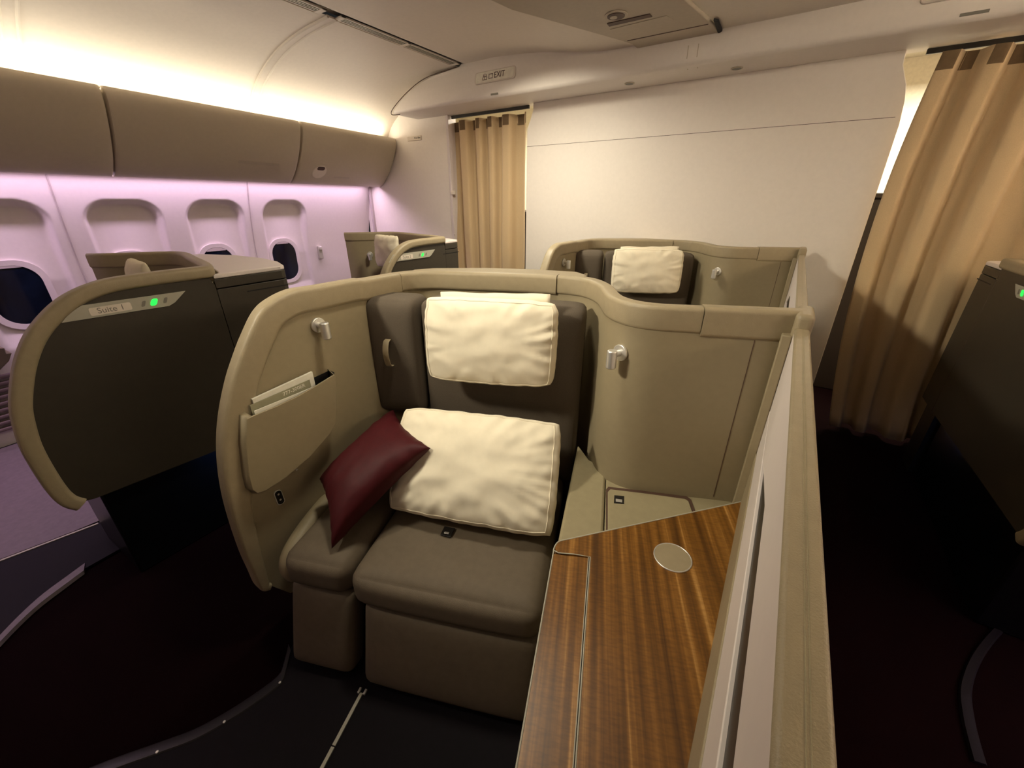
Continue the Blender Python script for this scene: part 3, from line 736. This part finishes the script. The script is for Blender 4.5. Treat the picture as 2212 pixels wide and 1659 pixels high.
def build_seat():
    t = shell
    # main backrest and side backrest
    obj('backrest', soft(0.335, 0.075, 0.40, 0.034, SF(-0.330, 0.075, 0.835), (0, .012, .006)), 'fabric', t, smooth=180)
    sb = obj('side_backrest', soft(0.118, 0.080, 0.262, 0.036, SF(-0.792, 0.062, 0.977), (0, .012, .004)), 'fabric', t, smooth=180)
    # pull strap
    bm = bmesh.new(); c = O + U*(-0.80) + VV*(-0.028)
    pts = [c + ZZ*1.075, c + ZZ*1.068 - VV*0.022, c + ZZ*1.035 - VV*0.036, c + ZZ*1.00 - VV*0.036, c + ZZ*0.965 - VV*0.024, c + ZZ*0.96 - VV*0.004]
    pts = catmull(pts, 4); bb = []
    for i, p in enumerate(pts):
        tg = (pts[min(i+1, len(pts)-1)] - pts[max(i-1, 0)]).normalized(); bb.append(tg.cross(U).normalized())
    obj('pull_strap', sweep(pts, [U]*len(pts), bb, rrect(0.026, 0.003, 0.001, 2)), 'leather', sb, smooth=50)
    # seat cushions
    obj('seat_cushion', soft(0.330, 0.36, 0.072, 0.052, SF(-0.365, -0.325, 0.402), (0, .012, .014), n=18), 'seatleather', t, smooth=180)
    obj('side_cushion', soft(0.134, 0.36, 0.072, 0.05, SF(-0.838, -0.302, 0.402), (0, .01, .010), n=16), 'seatleather', t, smooth=180)
    # leg rest front and its side panel
    obj('leg_rest', soft(0.312, 0.055, 0.165, 0.036, SF(-0.345, -0.668, 0.178) @ Matrix.Rotation(R(-16), 4, 'X'), (0, .020, 0), n=16), 'seatleather', t, smooth=180)
    obj('side_front', soft(0.128, 0.05, 0.168, 0.032, SF(-0.835, -0.655, 0.176) @ Matrix.Rotation(R(-17), 4, 'X'), (0, .012, 0), n=14), 'seatleather', t, smooth=180)
    # inner arm roll along the aisle panel
    p = [SF(-0.990 - 0.05*(v+0.6), v, 0) @ V3((0, 0, z)) for v, z in ((-0.60, 0.32), (-0.61, 0.37), (-0.57, 0.41), (-0.45, 0.435), (-0.2, 0.445), (0.0, 0.445))]
    obj('arm_roll', tube(catmull(p, 5), 0.036, 14), 'shell', t, smooth=60)
    obj('base', BX(-0.90, -0.03, -0.56, 0.05, 0.02, 0.34, mx=SF(0,0,0)), 'darkplastic', t, bevel=0.01)
    # belt buckle end peeping out under the pillow
    q = at(965, 1153, 'z', 0.492)
    bk = obj('seat_belt', prism([q + U*a + VV*b + ZZ*(0.0) for a, b in ((-.02,-.012),(.02,-.016),(.022,.03),(-.02,.03))], (0,0,0.004)), 'darkplastic', t, bevel=0.001)
    obj('belt_eye', prism([q + U*a + VV*b + ZZ*(0.0041) for a, b in ((-.009,-.004),(.009,-.006),(.009,.004),(-.009,.004))], (0,0,0.002)), 'chrome', bk, bevel=0.001)
    return t
ZC = 0.63
def build_console():
    t = shell
    P = lambda x, y, z=ZC: at(x, y, 'z', z)
    L0 = P(1252, 955); L1 = P(1206, 1165)
    seam0 = P(1308.8, 1007.8); seam1 = P(1304, 1142)
    d = (L1 - L0).normalized()
    # armrest strip between seat and hatch (runs on under the table)
    poly = [P(1252, 955), P(1273.6, 993), seam0, seam1, seam1 + (seam1-seam0).normalized()*0.75, P(1115,1659)+V3((0.06,-0.05,0)), P(1199,1190)+V3((0.012,0,0)), L1]
    poly = [V3((p.x, min(p.y, 1.40), 0.06)) for p in poly]
    poly2 = [V3((p.x, p.y, 0.06)) for p in poly]
    obj('armrest', prism(poly2, (0, 0, ZC-0.06)), 'console', t, bevel=0.010)
    poly = [V3((seam0.x+0.003, seam0.y, .06)), V3((0.060, 1.37, .06)), V3((0.060, 0.2, .06)), V3((seam1.x+0.12, 0.2, .06)), V3((seam1.x+0.003, seam1.y, .06))]
    obj('cabinet', prism(poly, (0, 0, ZC-0.064)), 'console', t, bevel=0.006)
    # hatch
    hp = [(1318,1056), (1400,1066), (1480,1077), (1488,1082), (1497,1108), (1500,1135), (1400,1152), (1320,1152), (1313,1146), (1313,1062)]
    h = obj('hatch_door', prism([P(x, y, ZC+0.003) + V3((0,0,-0.008)) for x, y in hp], (0,0,0.008)), 'console', t, bevel=0.003)
    gp = [(1314,1052), (1400,1062), (1484,1073), (1493,1080), (1503,1108), (1506,1139), (1400,1156), (1316,1156), (1309,1148), (1309,1058)]
    obj('hatch_gap', prism([P(x, y, ZC-0.003) for x, y in gp], (0,0,0.0015)), 'ink', t, smooth=0)
    lq = [(1327,1070), (1348,1072), (1348,1089), (1326,1087)]
    l = obj('latch', prism([P(x, y, ZC+0.0035) for x, y in lq], (0,0,0.001)), 'darkplastic', h, bevel=0.0004)
    l2 = obj('latch_tongue', prism([P(x, y, ZC+0.005) for x, y in [(1330,1078), (1344,1080), (1344,1086), (1330,1084)]], (0,0,0.002)), 'chrome', h, bevel=0.0005)
    return t
ZTB = 0.665
def build_table():
    P = lambda x, y, z=ZTB: at(x, y, 'z', z)
    t = thing('side_table', (-0.1, 0.7, 0.64), 'striped wood veneer table with folding leaf and round inlay', 'table', 'wooden side tables of the centre row')
    A = P(1197, 1184); B = P(1203, 1173); C_ = P(1212, 1168); E = P(1600, 1084)
    lf = P(1115, 1659); ll = (lf - A).normalized()
    far = A + ll*1.05
    mid0 = P(1275, 1203); mid1 = P(1243, 1659); md = (mid1-mid0).normalized(); midf = mid0 + md*1.05
    XR = 0.0645
    Er = V3((XR, C_.y + (E.y-C_.y)*(XR-C_.x)/(E.x-C_.x), ZTB))
    inset = 0.0016
    # fixed top (right of the fold line) and the narrow leaf
    bl = P(1201, 1193)
    fixed = [A + V3((0,0.004,0)), B, C_, Er, V3((XR, midf.y, ZTB)), midf + V3((inset,0,0)), mid0 + V3((inset, 0, 0)), P(1213, 1194), P(1201, 1190)]
    leaf = [P(1200.5, 1196), P(1213, 1198.5), mid0 + V3((-inset*1.6, -0.005, 0)), midf + V3((-inset*1.6,0,0)), far, A + ll*0.02]
    th = 0.022
    obj('tabletop', prism([p - V3((0,0,th)) for p in fixed], (0,0,th)), 'wood', t, bevel=0.0015, segs=2)
    obj('folding_leaf', prism([p - V3((0,0,th)) for p in leaf], (0,0,th)), 'wood', t, bevel=0.0015, segs=2)
    # pale metal edging
    def edge(pts, name='edging', r=0.0022, m='signgrey', dz=-0.0004):
        pts = [V3((p.x, p.y, ZTB+dz)) for p in pts]
        return obj(name, tube(pts, r, 8), m, t, smooth=60)
    edge(catmull([A + ll*0.015, A, B, C_, C_*0.97+Er*0.03], 4) + [Er]); edge([A + ll*0.012, far])
    edge([A + ll*0.008, P(1206,1194), P(1240,1197), mid0, midf], r=0.0017); edge([mid0 + V3((-inset*2.4,-0.004,0)), midf + V3((-inset*2.4,0,0))], r=0.0014)
    obj('fold_gap', prism([V3((p.x, p.y, ZTB-0.012)) for p in (mid0 + V3((-.0025,0,0)), mid0 + V3((.0005,0,0)), midf + V3((.0005,0,0)), midf + V3((-.0025,0,0)))], (0,0,0.0112)), 'black', t, smooth=0)
    # round inlay
    e = [P(x, y) for x, y in ((1412,1195),(1495,1215),(1450,1173),(1456,1237))]
    c = (e[0]+e[1]+e[2]+e[3])/4; rr = 0.050
    iv = obj('round_inlay', disc(V3((c.x, c.y, ZTB)), (0,0,1), rr, 0.0022, 48), 'leather', t)
    n = 48; bm = bmesh.new()
    ring = [V3((c.x + (rr+0.001)*math.cos(2*math.pi*k/n), c.y + (rr+0.001)*math.sin(2*math.pi*k/n), ZTB+0.001)) for k in range(n+1)]
    obj('inlay_ring', tube(ring, 0.0022, 8), 'chrome', iv, smooth=60)
    # metal lip at the back edge
    a = P(1366, 1136, ZTB); b = P(1460, 1117, ZTB)
    obj('metal_lip', prism([V3((p.x, p.y+o_, ZTB-0.006)) for p, o_ in ((a,0.0),(b,0.0),(b,0.006),(a,0.006))], (0,0,0.006)), 'chrome', t, smooth=0)
    return t
def build_partition():
    t = thing('privacy_partition', (0.085, 0.5, 0), 'slim white partition with taupe leather rail beside the wooden table', 'partition', 'partitions of the centre row')
    x0, y0, y1 = 0.067, -0.62, 1.37
    zs = lambda r_, x=x0: 1.6 - x/r_
    z1, z2, z3, z4 = zs(0.0907), zs(0.1147), zs(0.1409), zs(0.2009)
    obj('core', BX(0.074, 0.094, y0, y1+0.02, 0.0, z4-0.004), 'darkpanel', t, smooth=0)
    obj('sill', BX(x0-0.004, 0.076, y0, y1-0.02, ZTB-0.02, z1), 'leather', t, bevel=0.003)
    obj('lower_panel', BX(x0-0.001, 0.076, y0, y1, z1+0.0015, z2), 'white', t, bevel=0.002)
    # tapering dark slot between the white panels
    yt = at(1672, 915, 'x', x0).y
    obj('slot', BX(0.0725, 0.0745, y0, y1-0.01, z2-0.01, z3+0.01), 'darkplastic', t, smooth=0)
    bm = bmesh.new()
    prism([V3((x0, y0, z3)), V3((x0, yt-0.35, z3)), V3((x0, yt, z2+0.002)), V3((x0, y1-0.005, z2+0.0015)), V3((x0, y1-0.005, z4-0.002)), V3((x0, y0, z4-0.002))], (0.006, 0, 0), bm)
    obj('upper_panel', bm, 'white', t, bevel=0.0015)
    r = obj('leather_rail', BX(x0-0.0015, 0.101, y0, y1-0.035, z4, z4+0.012), 'leather', t, bevel=0.005, segs=4)
    obj('outer_panel', BX(0.092, 0.1005, y0, y1+0.03, 0.02, z4-0.001), 'shell', t, bevel=0.002)
    for x in (0.0835, 0.0865): obj('stitch_seam', tube([V3((x, y0, z4+0.0120)), V3((x, y1-0.04, z4+0.0120))], 0.0006, 6), 'console', r, smooth=60)
    return t
shell = build_shell(V3((-0.7, 0.9, 0))); build_seat(); build_console(); table = build_table(); part = build_partition()
def copy_tree(o, par=None):
    c = o.copy(); C.objects.link(c)
    if par is not None: c.parent = par
    for ch in [q for q in list(o.children)]: copy_tree(ch, c)
    return c
bpy.context.view_layer.update()
ROW = V3((0, 2.02, 0))
for o, lab in ((shell, 'rear centre suite with taupe shell standing against the white bulkhead'),
               (part, 'slim white partition of the rear centre suite in front of the bulkhead')):
    c = copy_tree(o); c.location = c.location + ROW; c['label'] = lab
# row 2 partition is shorter so it stays behind the nearer one: handled by overlap of equal sections
# ---------------------------------------------------------------- pillows, cushion, papers
def onback(x, y, off): return atp(x, y, O - VV*off, VV)
a = thing; 
pl = [onback(926, 818, 0.11), onback(1196, 838, 0.11), onback(1208, 652, 0.06), onback(918, 638, 0.06)]
hp = obj('pillow', pillow_mesh(*pl, th=0.062, seed=3, pinch=-0.012, wr=0.009), 'pillow', smooth=180)
tag(hp, 'cream pillow strapped at head height on the nearest seat back', 'pillow', 'cream pillows on the suite seats')
obj('piping', tube(list(PIP), 0.0016, 6), 'pillow', hp, smooth=60)
# white headrest cloth behind it
q = [onback(955, 629, 0.012), onback(1190, 634, 0.012)]
q2 = [onback(953, 650, 0.014), onback(1190, 662, 0.014)]
cz = 0.16
bm = bmesh.new()
def cloth(u, v):
    p = q[0]*(1-u) + q[1]*u
    return p - ZZ*(0.25*v) - VV*(0.012 + 0.004*math.sin(u*9)*v) + ZZ*0.004*noise.noise(V3((u*4, 0, 0)))*(1-v)
hc = obj('headrest_cloth', grid(cloth, 24, 8), 'pillow', smooth=180); m = hc.modifiers.new('t', 'SOLIDIFY'); m.thickness = 0.006
tag(hc, 'cream cloth hanging over the nearest seat back behind the head pillow', 'headrest cloth', 'headrest cloths')
lp = [atp(838, 1100, SF(0,-0.30,0) @ V3((0,0,.5)), (VV*1).normalized()), None, None, None]
def pt(x, y, z=None, v=None): return at(x, y, 'z', z) if z else atp(x, y, O + VV*v, VV)
bl, br = pt(836, 1098, v=-0.335), pt(1196, 1168, v=-0.335)
tr, tl = pt(1214, 914, v=-0.150), pt(874, 878, v=-0.150)
print('lower pillow', bl, br, tr, tl)
bl = at(838, 1100, 'z', 0.525); br = at(1194, 1166, 'z', 0.525)
lo = obj('pillow', pillow_mesh(bl, br, tr, tl, th=0.095, seed=8, pinch=-0.008, soften=0.032, wr=0.015, n=60), 'pillow', smooth=180)
obj('piping', tube(list(PIP), 0.0017, 6), 'pillow', lo, smooth=60)
tag(lo, 'large wrinkled cream pillow leaning on the seat beside the red cushion', 'pillow', 'cream pillows on the suite seats')
# red cushion, seen almost edge on
r1, r2, r3, r4 = pt(722, 1178, v=-0.47), pt(850, 1085, v=-0.34), pt(922, 968, v=-0.30), pt(868, 893, v=-0.12)
rb = [at(690, 1035, 'x', -1.32), at(716, 1186, 'z', 0.50), pt(930, 968, v=-0.34), pt(850, 886, v=-0.06)]
print('red', rb)
rc_ = obj('cushion', pillow_mesh(*rb, th=0.105, seed=5, pinch=0.085, soften=0.0, wr=0.004, n=36), 'red', smooth=180)
tag(rc_, 'dark red satin cushion squeezed beside the large cream pillow', 'cushion')
# magazines in the pocket
XP = XI - 0.011
def mag(px, th_off, th, m, label, text_=None, tsize=0.02):
    ps = [at(x, y, 'x', XP + th_off + th) for x, y in px]
    lo_ = [V3((p.x, p.y, p.z)) for p in ps]
    # extend downwards into the pocket
    poly = [lo_[0], lo_[1], lo_[1] + V3((0, 0, -0.10)), lo_[0] + V3((0, 0, -0.10))]
    t = obj('magazine', prism([V3((p.x - th, p.y, p.z)) for p in poly], (th, 0, 0)), m, smooth=0, bevel=0.0005)
    tag(t, label, 'magazine', 'printed papers in the side pocket')
    return t, ps
m1, ps1 = mag([(545, 863), (675, 803)], 0.012, 0.010, 'paper', 'white magazine at the back of the side pocket')
m2, ps2 = mag([(540, 876), (669, 820)], 0.026, 0.003, 'papergreen', 'sage safety card in the side pocket between white papers')
m3, ps3 = mag([(549, 888), (676, 836)], 0.034, 0.003, 'paper', 'white leaflet at the front of the side pocket')
dd = (ps2[1]-ps2[0]).normalized(); upv = V3((0, -dd.z, dd.y)).normalized()
if upv.z < 0: upv = -upv
c = ps2[0]*0.30 + ps2[1]*0.70 - upv*0.012
text('lettering', '777-300ER', 0.019, frame(c + V3((0.0006,0,0)), dd, upv, V3((1,0,0))), 'paper', m2, 0.0003)
# second-row pillow and cloth
c = copy_tree(hp); c.location = c.location + ROW; c['label'] = 'cream pillow on the rear centre seat against the bulkhead'
c = hc.copy(); C.objects.link(c); c.location = c.location + ROW; c['label'] = 'cream cloth on the rear centre seat against the bulkhead'
# ================================================================ window suites
def window_suite(L, label, ang, loc, side, n_label, lettering, yc=0.80, yr=1.15, ext=0.0, lamp=True):
    """local frame: x = 0 aisle face, +x into the suite; y aft. side=-1 mirrors (suite left of the aisle)"""
    t = thing('airline_suite', V3((0,0,0)), label, 'airline suite', 'airline suites along the windows')
    sx = side
    def W(x, y, z): return V3((x*sx, y, z))
    ZT2 = 1.335
    out = [(0.075, 0.475), (0.048, 0.52), (0.035, 0.60), (0.034, 0.76), (0.048, 0.87), (0.067, 0.95), (0.107, 1.05), (0.145, 1.122), (0.19, 1.185), (0.25, 1.243), (0.31, 1.285), (0.38, 1.314), (0.46, 1.330), (0.60, 1.335), (yc-0.05, 1.335)]
    out = [(y-ext, z) for y, z in out[:-1]] + out[-1:]
    path = [W(0.031, y, z) for y, z in out]
    na = len(path)
    dy = yc-0.80
    back = [(x, y+dy) for x, y in [(0.04, 0.795), (0.10, 0.825), (0.22, 0.86), (0.45, 0.915), (0.68, 0.975), (0.80, 0.98), (0.88, 0.93), (0.98, 0.82), (1.06, 0.73), (1.13, 0.69)]] 
    path += [W(x, y, ZT2) for x, y in back]
    full = catmull(path, 5); Nn = []; Bs = []
    for i, p in enumerate(full):
        tg = (full[min(i+1, len(full)-1)] - full[max(i-1, 0)]).normalized(); th = V3((tg.x, tg.y, 0))
        side_n = V3((th.y, -th.x, 0)).normalized()*sx if th.length > 1e-6 else V3((sx,0,0))
        N = V3((sx, 0, 0)); k = (i-(na-2)*5)/8
        if k >= 1: N = side_n
        elif k > 0: N = (N*(1-k) + side_n*k).normalized()
        B = tg.cross(N).normalized()
        if i < (na-1)*5:
            if B.dot(W(0.031, 0.65, 0.8) - p) < 0: B = -B
        elif B.z > 0: B = -B
        Nn.append(N); Bs.append(B)
    H = 0.052
    sec = [(a, b+H/2) for a, b in rrect(0.064, H, 0.016, 5)]
    sec2 = [(a*.85, b+0.04) for a, b in rrect(0.060, 0.08, 0.016, 5)]
    ic = (na)*5
    obj('rim', sweep(full[:ic+1], Nn[:ic+1], Bs[:ic+1], sec), 'leather', t, smooth=60)
    obj('rim', sweep([full[ic]+(full[ic+1]-full[ic]).normalized()*.002]+full[ic+1:], Nn[ic:], Bs[ic:], sec2), 'leather', t, smooth=60)
    poly = [full[i] + Bs[i]*0.03 for i in range(0, ic-2, 2)]
    poly = [V3((0.012*sx, p.y, p.z)) for p in poly] + [W(0.012, yc, 1.25), W(0.012, yc, 0.455), W(0.012, 0.14-ext, 0.49), W(0.012, 0.10-ext, 0.50)]
    obj('aisle_panel', prism(poly, (0.036*sx, 0, 0)), 'darkpanel', t, smooth=30)
    # upper dark strip (slightly proud) and body of the corner cabinet flush with it
    obj('back_wall', sweep([V3((p.x, p.y, 0)) for p in full[ic-4:]], Nn[ic-4:], [ZZ]*len(full[ic-4:]), [(-.018, .46), (.018, .46), (.018, ZT2-0.07), (-.018, ZT2-0.07)]), 'shell', t, smooth=50)
    cab = thing('corner_cabinet', V3((0,0,0)), {1: 'dark', -1: 'dark'}[side], 'cabinet', 'dark corner cabinets behind the window suites')
    rimback = [full[i] - Nn[i]*0.036 for i in range(len(full)-14, ic+1, -2)]
    foot = [W(0.012, yc+0.002, 0), W(0.012, yr-0.03, 0), W(0.03, yr, 0), W(0.18, yr+0.06, 0), W(0.40, yr+0.10, 0), W(0.70, yr+0.09, 0), W(0.95, yr, 0)]
    polyc = foot + [V3((p.x, p.y, 0)) for p in rimback]
    obj('body', prism([p + V3((0,0,0.45)) for p in polyc], (0,0,1.228-0.45)), 'darkpanel', cab, smooth=30, bevel=0.003)
    obj('upper_band', prism([p + V3((0,0,1.232)) for p in polyc], (0,0,0.042)), 'darkpanel', cab, smooth=30, bevel=0.003)
    obj('worktop', prism([p + V3((0,0,1.2745)) for p in polyc], (0,0,0.022)), 'white', cab, smooth=30, bevel=0.006)
    obj('base', BX(min(0.05*sx, 0.9*sx), max(0.05*sx, 0.9*sx), yc+0.05, yr-0.03, 0.0, 0.45), 'darkplastic', cab, smooth=0)
    obj('groove', BX(min(-0.0*sx+0.011*sx, 0.014*sx), max(0.011*sx, 0.014*sx), yr-0.22, yr-0.01, 1.195, 1.200), 'black', cab, smooth=0)
    # kick base
    obj('kick_base', BX(min(0.07*sx, 0.5*sx), max(0.07*sx, 0.5*sx), 0.16-ext, yc-0.01, 0.0, 0.47), 'lens', t, bevel=0.01)
    # status plate: slanted ends
    y0, y1 = L
    zz = [(y0, 1.198), (y0+0.050, 1.248), (y1, 1.244), (y1-0.05, 1.204), (y1-0.075, 1.193)]
    pl = obj('status_plate', prism([W(0.0115, y, z) for y, z in zz], (-0.004*sx, 0, 0)), 'signgrey', t, smooth=0, bevel=0.0008)
    yg = y0 + (y1-y0)*0.70
    fr = frame(W(0.0073, yg, 1.219), V3((0, 1*sx*-1*-1, 0.06)).normalized() if sx < 0 else V3((0, 1, 0.06)).normalized(), V3((0, 0.35, 1)).normalized(), V3((-sx, 0, 0)))
    obj('green_light', prism([W(0.0073, yg + a*1.0 + b*0.45, 1.219 + b) for a, b in rrect(0.022, 0.026, 0.008, 5)], (-0.002*sx, 0, 0)), 'green', pl)
    for dy in (-0.035, 0.04): obj('status_icon', prism([W(0.0073, yg + dy + a + b*0.45, 1.219 + b) for a, b in rrect(0.012, 0.022, 0.004, 3)], (-0.0008*sx, 0, 0)), 'inkgrey', pl, smooth=0)
    yt = y0 + (y1-y0)*0.36
    obj('name_tab', prism([W(0.0073, yt + a, 1.219 + b) for a, b in rrect(0.125, 0.030, 0.006, 4)], (-0.0008*sx, 0, 0)), 'ceil', pl, smooth=0)
    if lettering:
        xdir = V3((0, 1, 0)) if sx < 0 else V3((0, -1, 0))
        text('lettering', lettering, 0.030, frame(W(0.0062, yt, 1.219), xdir, V3((0,0,1)), V3((-sx, 0, 0))), 'inkgrey', pl, 0.0002)
    if lamp:
        k = min(range(ic, len(full)), key=lambda i: abs(full[i].x*sx - 0.98)); c = V3((full[k].x, full[k].y, 1.13)) + Nn[k]*0.018; n = Nn[k]
        rl = obj('reading_light', disc(c, n, 0.028, 0.009, 32), 'chrome', t, bevel=0.002)
        e = c + n*0.038; bm = tube([e + n*0.006 + ZZ*z for z in (0.016, -0.046)], 0.0165, 20); tube([c + n*0.004, e], 0.011, 14, bm)
        obj('lamp_head', bm, 'chrome', rl, smooth=40, bevel=0.004)
    # seat inside
    s = t
    ax = V3((sx*math.cos(R(8)), math.sin(R(8)), 0)); ay = V3((-math.sin(R(8))*sx, math.cos(R(8)), 0))
    mx = frame(V3((0.40*sx, 0.80, 0)), ax, ay, ZZ)
    obj('backrest', soft(0.26, 0.06, 0.40, 0.03, mx @ Matrix.Translation((0.06, 0.0, 0.84)), (0,.01,0)), 'fabric', s, smooth=180)
    obj('seat_cushion', soft(0.26, 0.26, 0.07, 0.05, mx @ Matrix.Translation((0.06, -0.34, 0.40)), (0,.01,.01)), 'seatleather', s, smooth=180)
    obj('base', BX(-0.2, 0.3, -0.55, -0.05, 0.0, 0.34, mx=mx), 'darkplastic', s, bevel=0.01)
    z0, z1 = 1.05, 1.335
    xl, xr = 0.0, 0.34
    pw = [mx @ V3(p) for p in ((xl, -0.12, z0), (xr, -0.12, z0), (xr, -0.10, z1), (xl, -0.10, z1))]
    if sx < 0: pw = [pw[1], pw[0], pw[3], pw[2]]
    p = obj('pillow', pillow_mesh(*pw, th=0.055, seed=11, pinch=0.035, n=26), 'pillow', smooth=180)
    tag(p, 'p', 'pillow', 'cream pillows on the suite seats')
    for o in (t, cab): o.location = loc; o.rotation_euler = (0, 0, ang)
    p.location = loc; p.rotation_euler = (0, 0, ang)
    return t, cab, s, p
ANG = R(2)
a1 = window_suite((0.277, 0.68), 'dark-sided suite shell by the windows with a green light, at the left edge', ANG, (-2.125, 0.0, 0), -1, 1, 'Suite 1', 0.80, 1.15)
a1[1]['label'] = 'dark corner cabinet with pale top behind the left foreground suite'; a1[3]['label'] = 'pillow peeping over the rim of the left foreground suite'
a2 = window_suite((0.20, 0.70), 'smaller-looking dark-sided suite shell left of the doorway curtain', ANG, (-2.365, 1.80, 0), -1, 2, 'Suite 2', 0.83, 1.02)
a2[1]['label'] = 'dark corner cabinet beside the left doorway curtain'; a2[3]['label'] = 'pinkish-lit pillow in the rear left suite'
k2 = window_suite((0.22, 0.60), 'dark suite shell with a green light at the right edge of the photo', 0, (0.93, 2.32, 0), 1, 3, None, 0.83, 1.10, 0.50)
k2[1]['label'] = 'dark corner cabinet in front of the right curtain'; D.objects.remove(k2[3])
# ---------------------------------------------------------------- floor plinths and trims
def floorpt(x, y, z=0.0): return at(x, y, 'z', z)
edgeC = catmull([floorpt(*p) for p in [(628,1405), (618,1445), (605,1475), (550,1518), (485,1560), (420,1595), (340,1625), (230,1665), (100,1720)]], 5)
poly = [V3((p.x, p.y, 0.001)) for p in edgeC] + [V3((-1.3, -1.2, .001)), V3((0.06, -1.2, .001)), V3((0.06, 1.2, .001)), V3((-1.30, 1.2, .001)), V3((-1.30, 0.45, .001))]
tag(obj('suite_floor', prism(poly, (0,0,0.010)), 'vinyl', smooth=0), 'dark plum floor panel under the nearest centre seat, curved edge', 'floor panel', 'raised suite floors')
st = thing('floor_edge_trim', floorpt(485,1560), 'curved grey trim with small studs on the floor, left of the seat track', 'floor trim', 'curved floor trims')
obj('strip', sweep([p + V3((0,0,0.003)) for p in edgeC], [V3((-1,0.3,0)).normalized()]*len(edgeC), [ZZ]*len(edgeC), [(-.022,0),(.030,0),(.020,.010),(-.012,.012)]), 'trimdark', st, smooth=50)
for px, py in ((605,1475),(485,1560),(340,1625)):
    c = floorpt(px, py, 0.012); obj('stud', disc(c, (0,0,1), 0.0045, 0.004, 12), 'chrome', st, bevel=0.001)
a, b = floorpt(781, 1497, .014), floorpt(700, 1650, .014); d = (b-a).normalized(); n = V3((d.y, -d.x, 0))
tr = thing('seat_track_cover', a, 'thin pale metal strip on the floor in front of the seat', 'seat track')
e = a + d*0.75; g_ = a + d*0.155
obj('strip', sweep([a, g_], [n]*2, [ZZ]*2, [(-.0055,-.006),(.0055,-.006),(.0055,.002),(-.0055,.002)]), 'signgrey', tr, smooth=0)
obj('strip', sweep([g_ + d*.004, e], [n]*2, [ZZ]*2, [(-.0055,-.006),(.0055,-.006),(.0055,.002),(-.0055,.002)]), 'signgrey', tr, smooth=0)
for s in (-1, 1): obj('end_clip', sweep([a - d*0.014 + n*0.011*s, a + d*0.004 + n*0.011*s], [n]*2, [ZZ]*2, [(-.004,-.006),(.004,-.006),(.004,.005),(-.004,.005)]), 'chrome', tr, bevel=0.001)
# left suite floor: pale panel, bright line, curved trim
edgeL = catmull([floorpt(*p) for p in [(185,1232), (150,1258), (80,1312), (0,1392), (-80,1490), (-160,1600)]], 5)
poly = [V3((p.x, p.y, 0.001)) for p in edgeL] + [V3((-2.3, -1.2, .001)), V3((-4.45, -1.2, .001)), V3((-4.60, 1.0, .001)), V3((-2.55, 1.0, .001))]
tag(obj('suite_floor', prism(poly, (0,0,0.010)), 'vinyl', smooth=0), 'plum floor panel of the left foreground suite, lit pink by the wall', 'floor panel', 'raised suite floors')
tag(obj('floor_edge_trim', sweep([p + V3((0,0,0.003)) for p in edgeL], [V3((-1,0.3,0)).normalized()]*len(edgeL), [ZZ]*len(edgeL), [(-.03,0),(.05,0),(.04,.012),(-.02,.014)]), 'floorstrip', smooth=50), 'curved pale trim strip on the floor at the left edge', 'floor trim', 'curved floor trims')
a, b = floorpt(-60, 1234, .013), floorpt(156, 1152, .013); d = (b-a).normalized(); n = V3((d.y, -d.x, 0))
tag(obj('seat_track_cover', sweep([a - d*0.6, b + d*0.1], [n]*2, [ZZ]*2, [(-.006,-.004),(.006,-.004),(.006,.002),(-.006,.002)]), 'signgrey', smooth=0), 'bright metal strip on the pink-lit floor at the left edge', 'seat track')
rug = [floorpt(-250, 1330, .0125), floorpt(-60, 1232, .0125), floorpt(156, 1150, .0125), V3((-2.75, 0.6, .0125)), V3((-4.37, 0.6, .0125)), V3((-4.25, -0.6, .0125))]
tag(obj('suite_carpet', prism(rug, (0,0,0.004)), 'floorstrip', smooth=0), 'pink-lit pale carpet between the window wall and the left suite', 'carpet')
edgeR = catmull([floorpt(*p) for p in [(2330,1240), (2260,1272), (2180,1335), (2115,1405), (2082,1480), (2086,1555), (2110,1650)]], 5)
tag(obj('floor_edge_trim', sweep([p + V3((0,0,0.003)) for p in edgeR], [V3((1,0.3,0)).normalized()]*len(edgeR), [ZZ]*len(edgeR), [(-.015,0),(.025,0),(.018,.008),(-.010,.009)]), 'vinyl', smooth=50), 'faint curved trim strip on the dark floor at the lower right edge', 'floor trim', 'curved floor trims')
# brown ledge item at the left edge by the first window
p = atp(8, 780, (WXB(0.2, .8)+0.1, 0.2, 0.8), (1, TAP, 0))
lg = thing('side_ledge', p, 'brown ledge with pointed tip at the left edge under the first window', 'side ledge')
obj('ledge', prism([atp(x, y, (WXB(0.2, .8)+0.16, 0.2, 0.8), (1, TAP, 0)) for x, y in [(-60,752), (10,752), (14,764), (26,762), (20,780), (0,800), (-60,812)]], (-0.16, -0.015, 0)), 'red' if False else 'seatleather', lg, bevel=0.004)
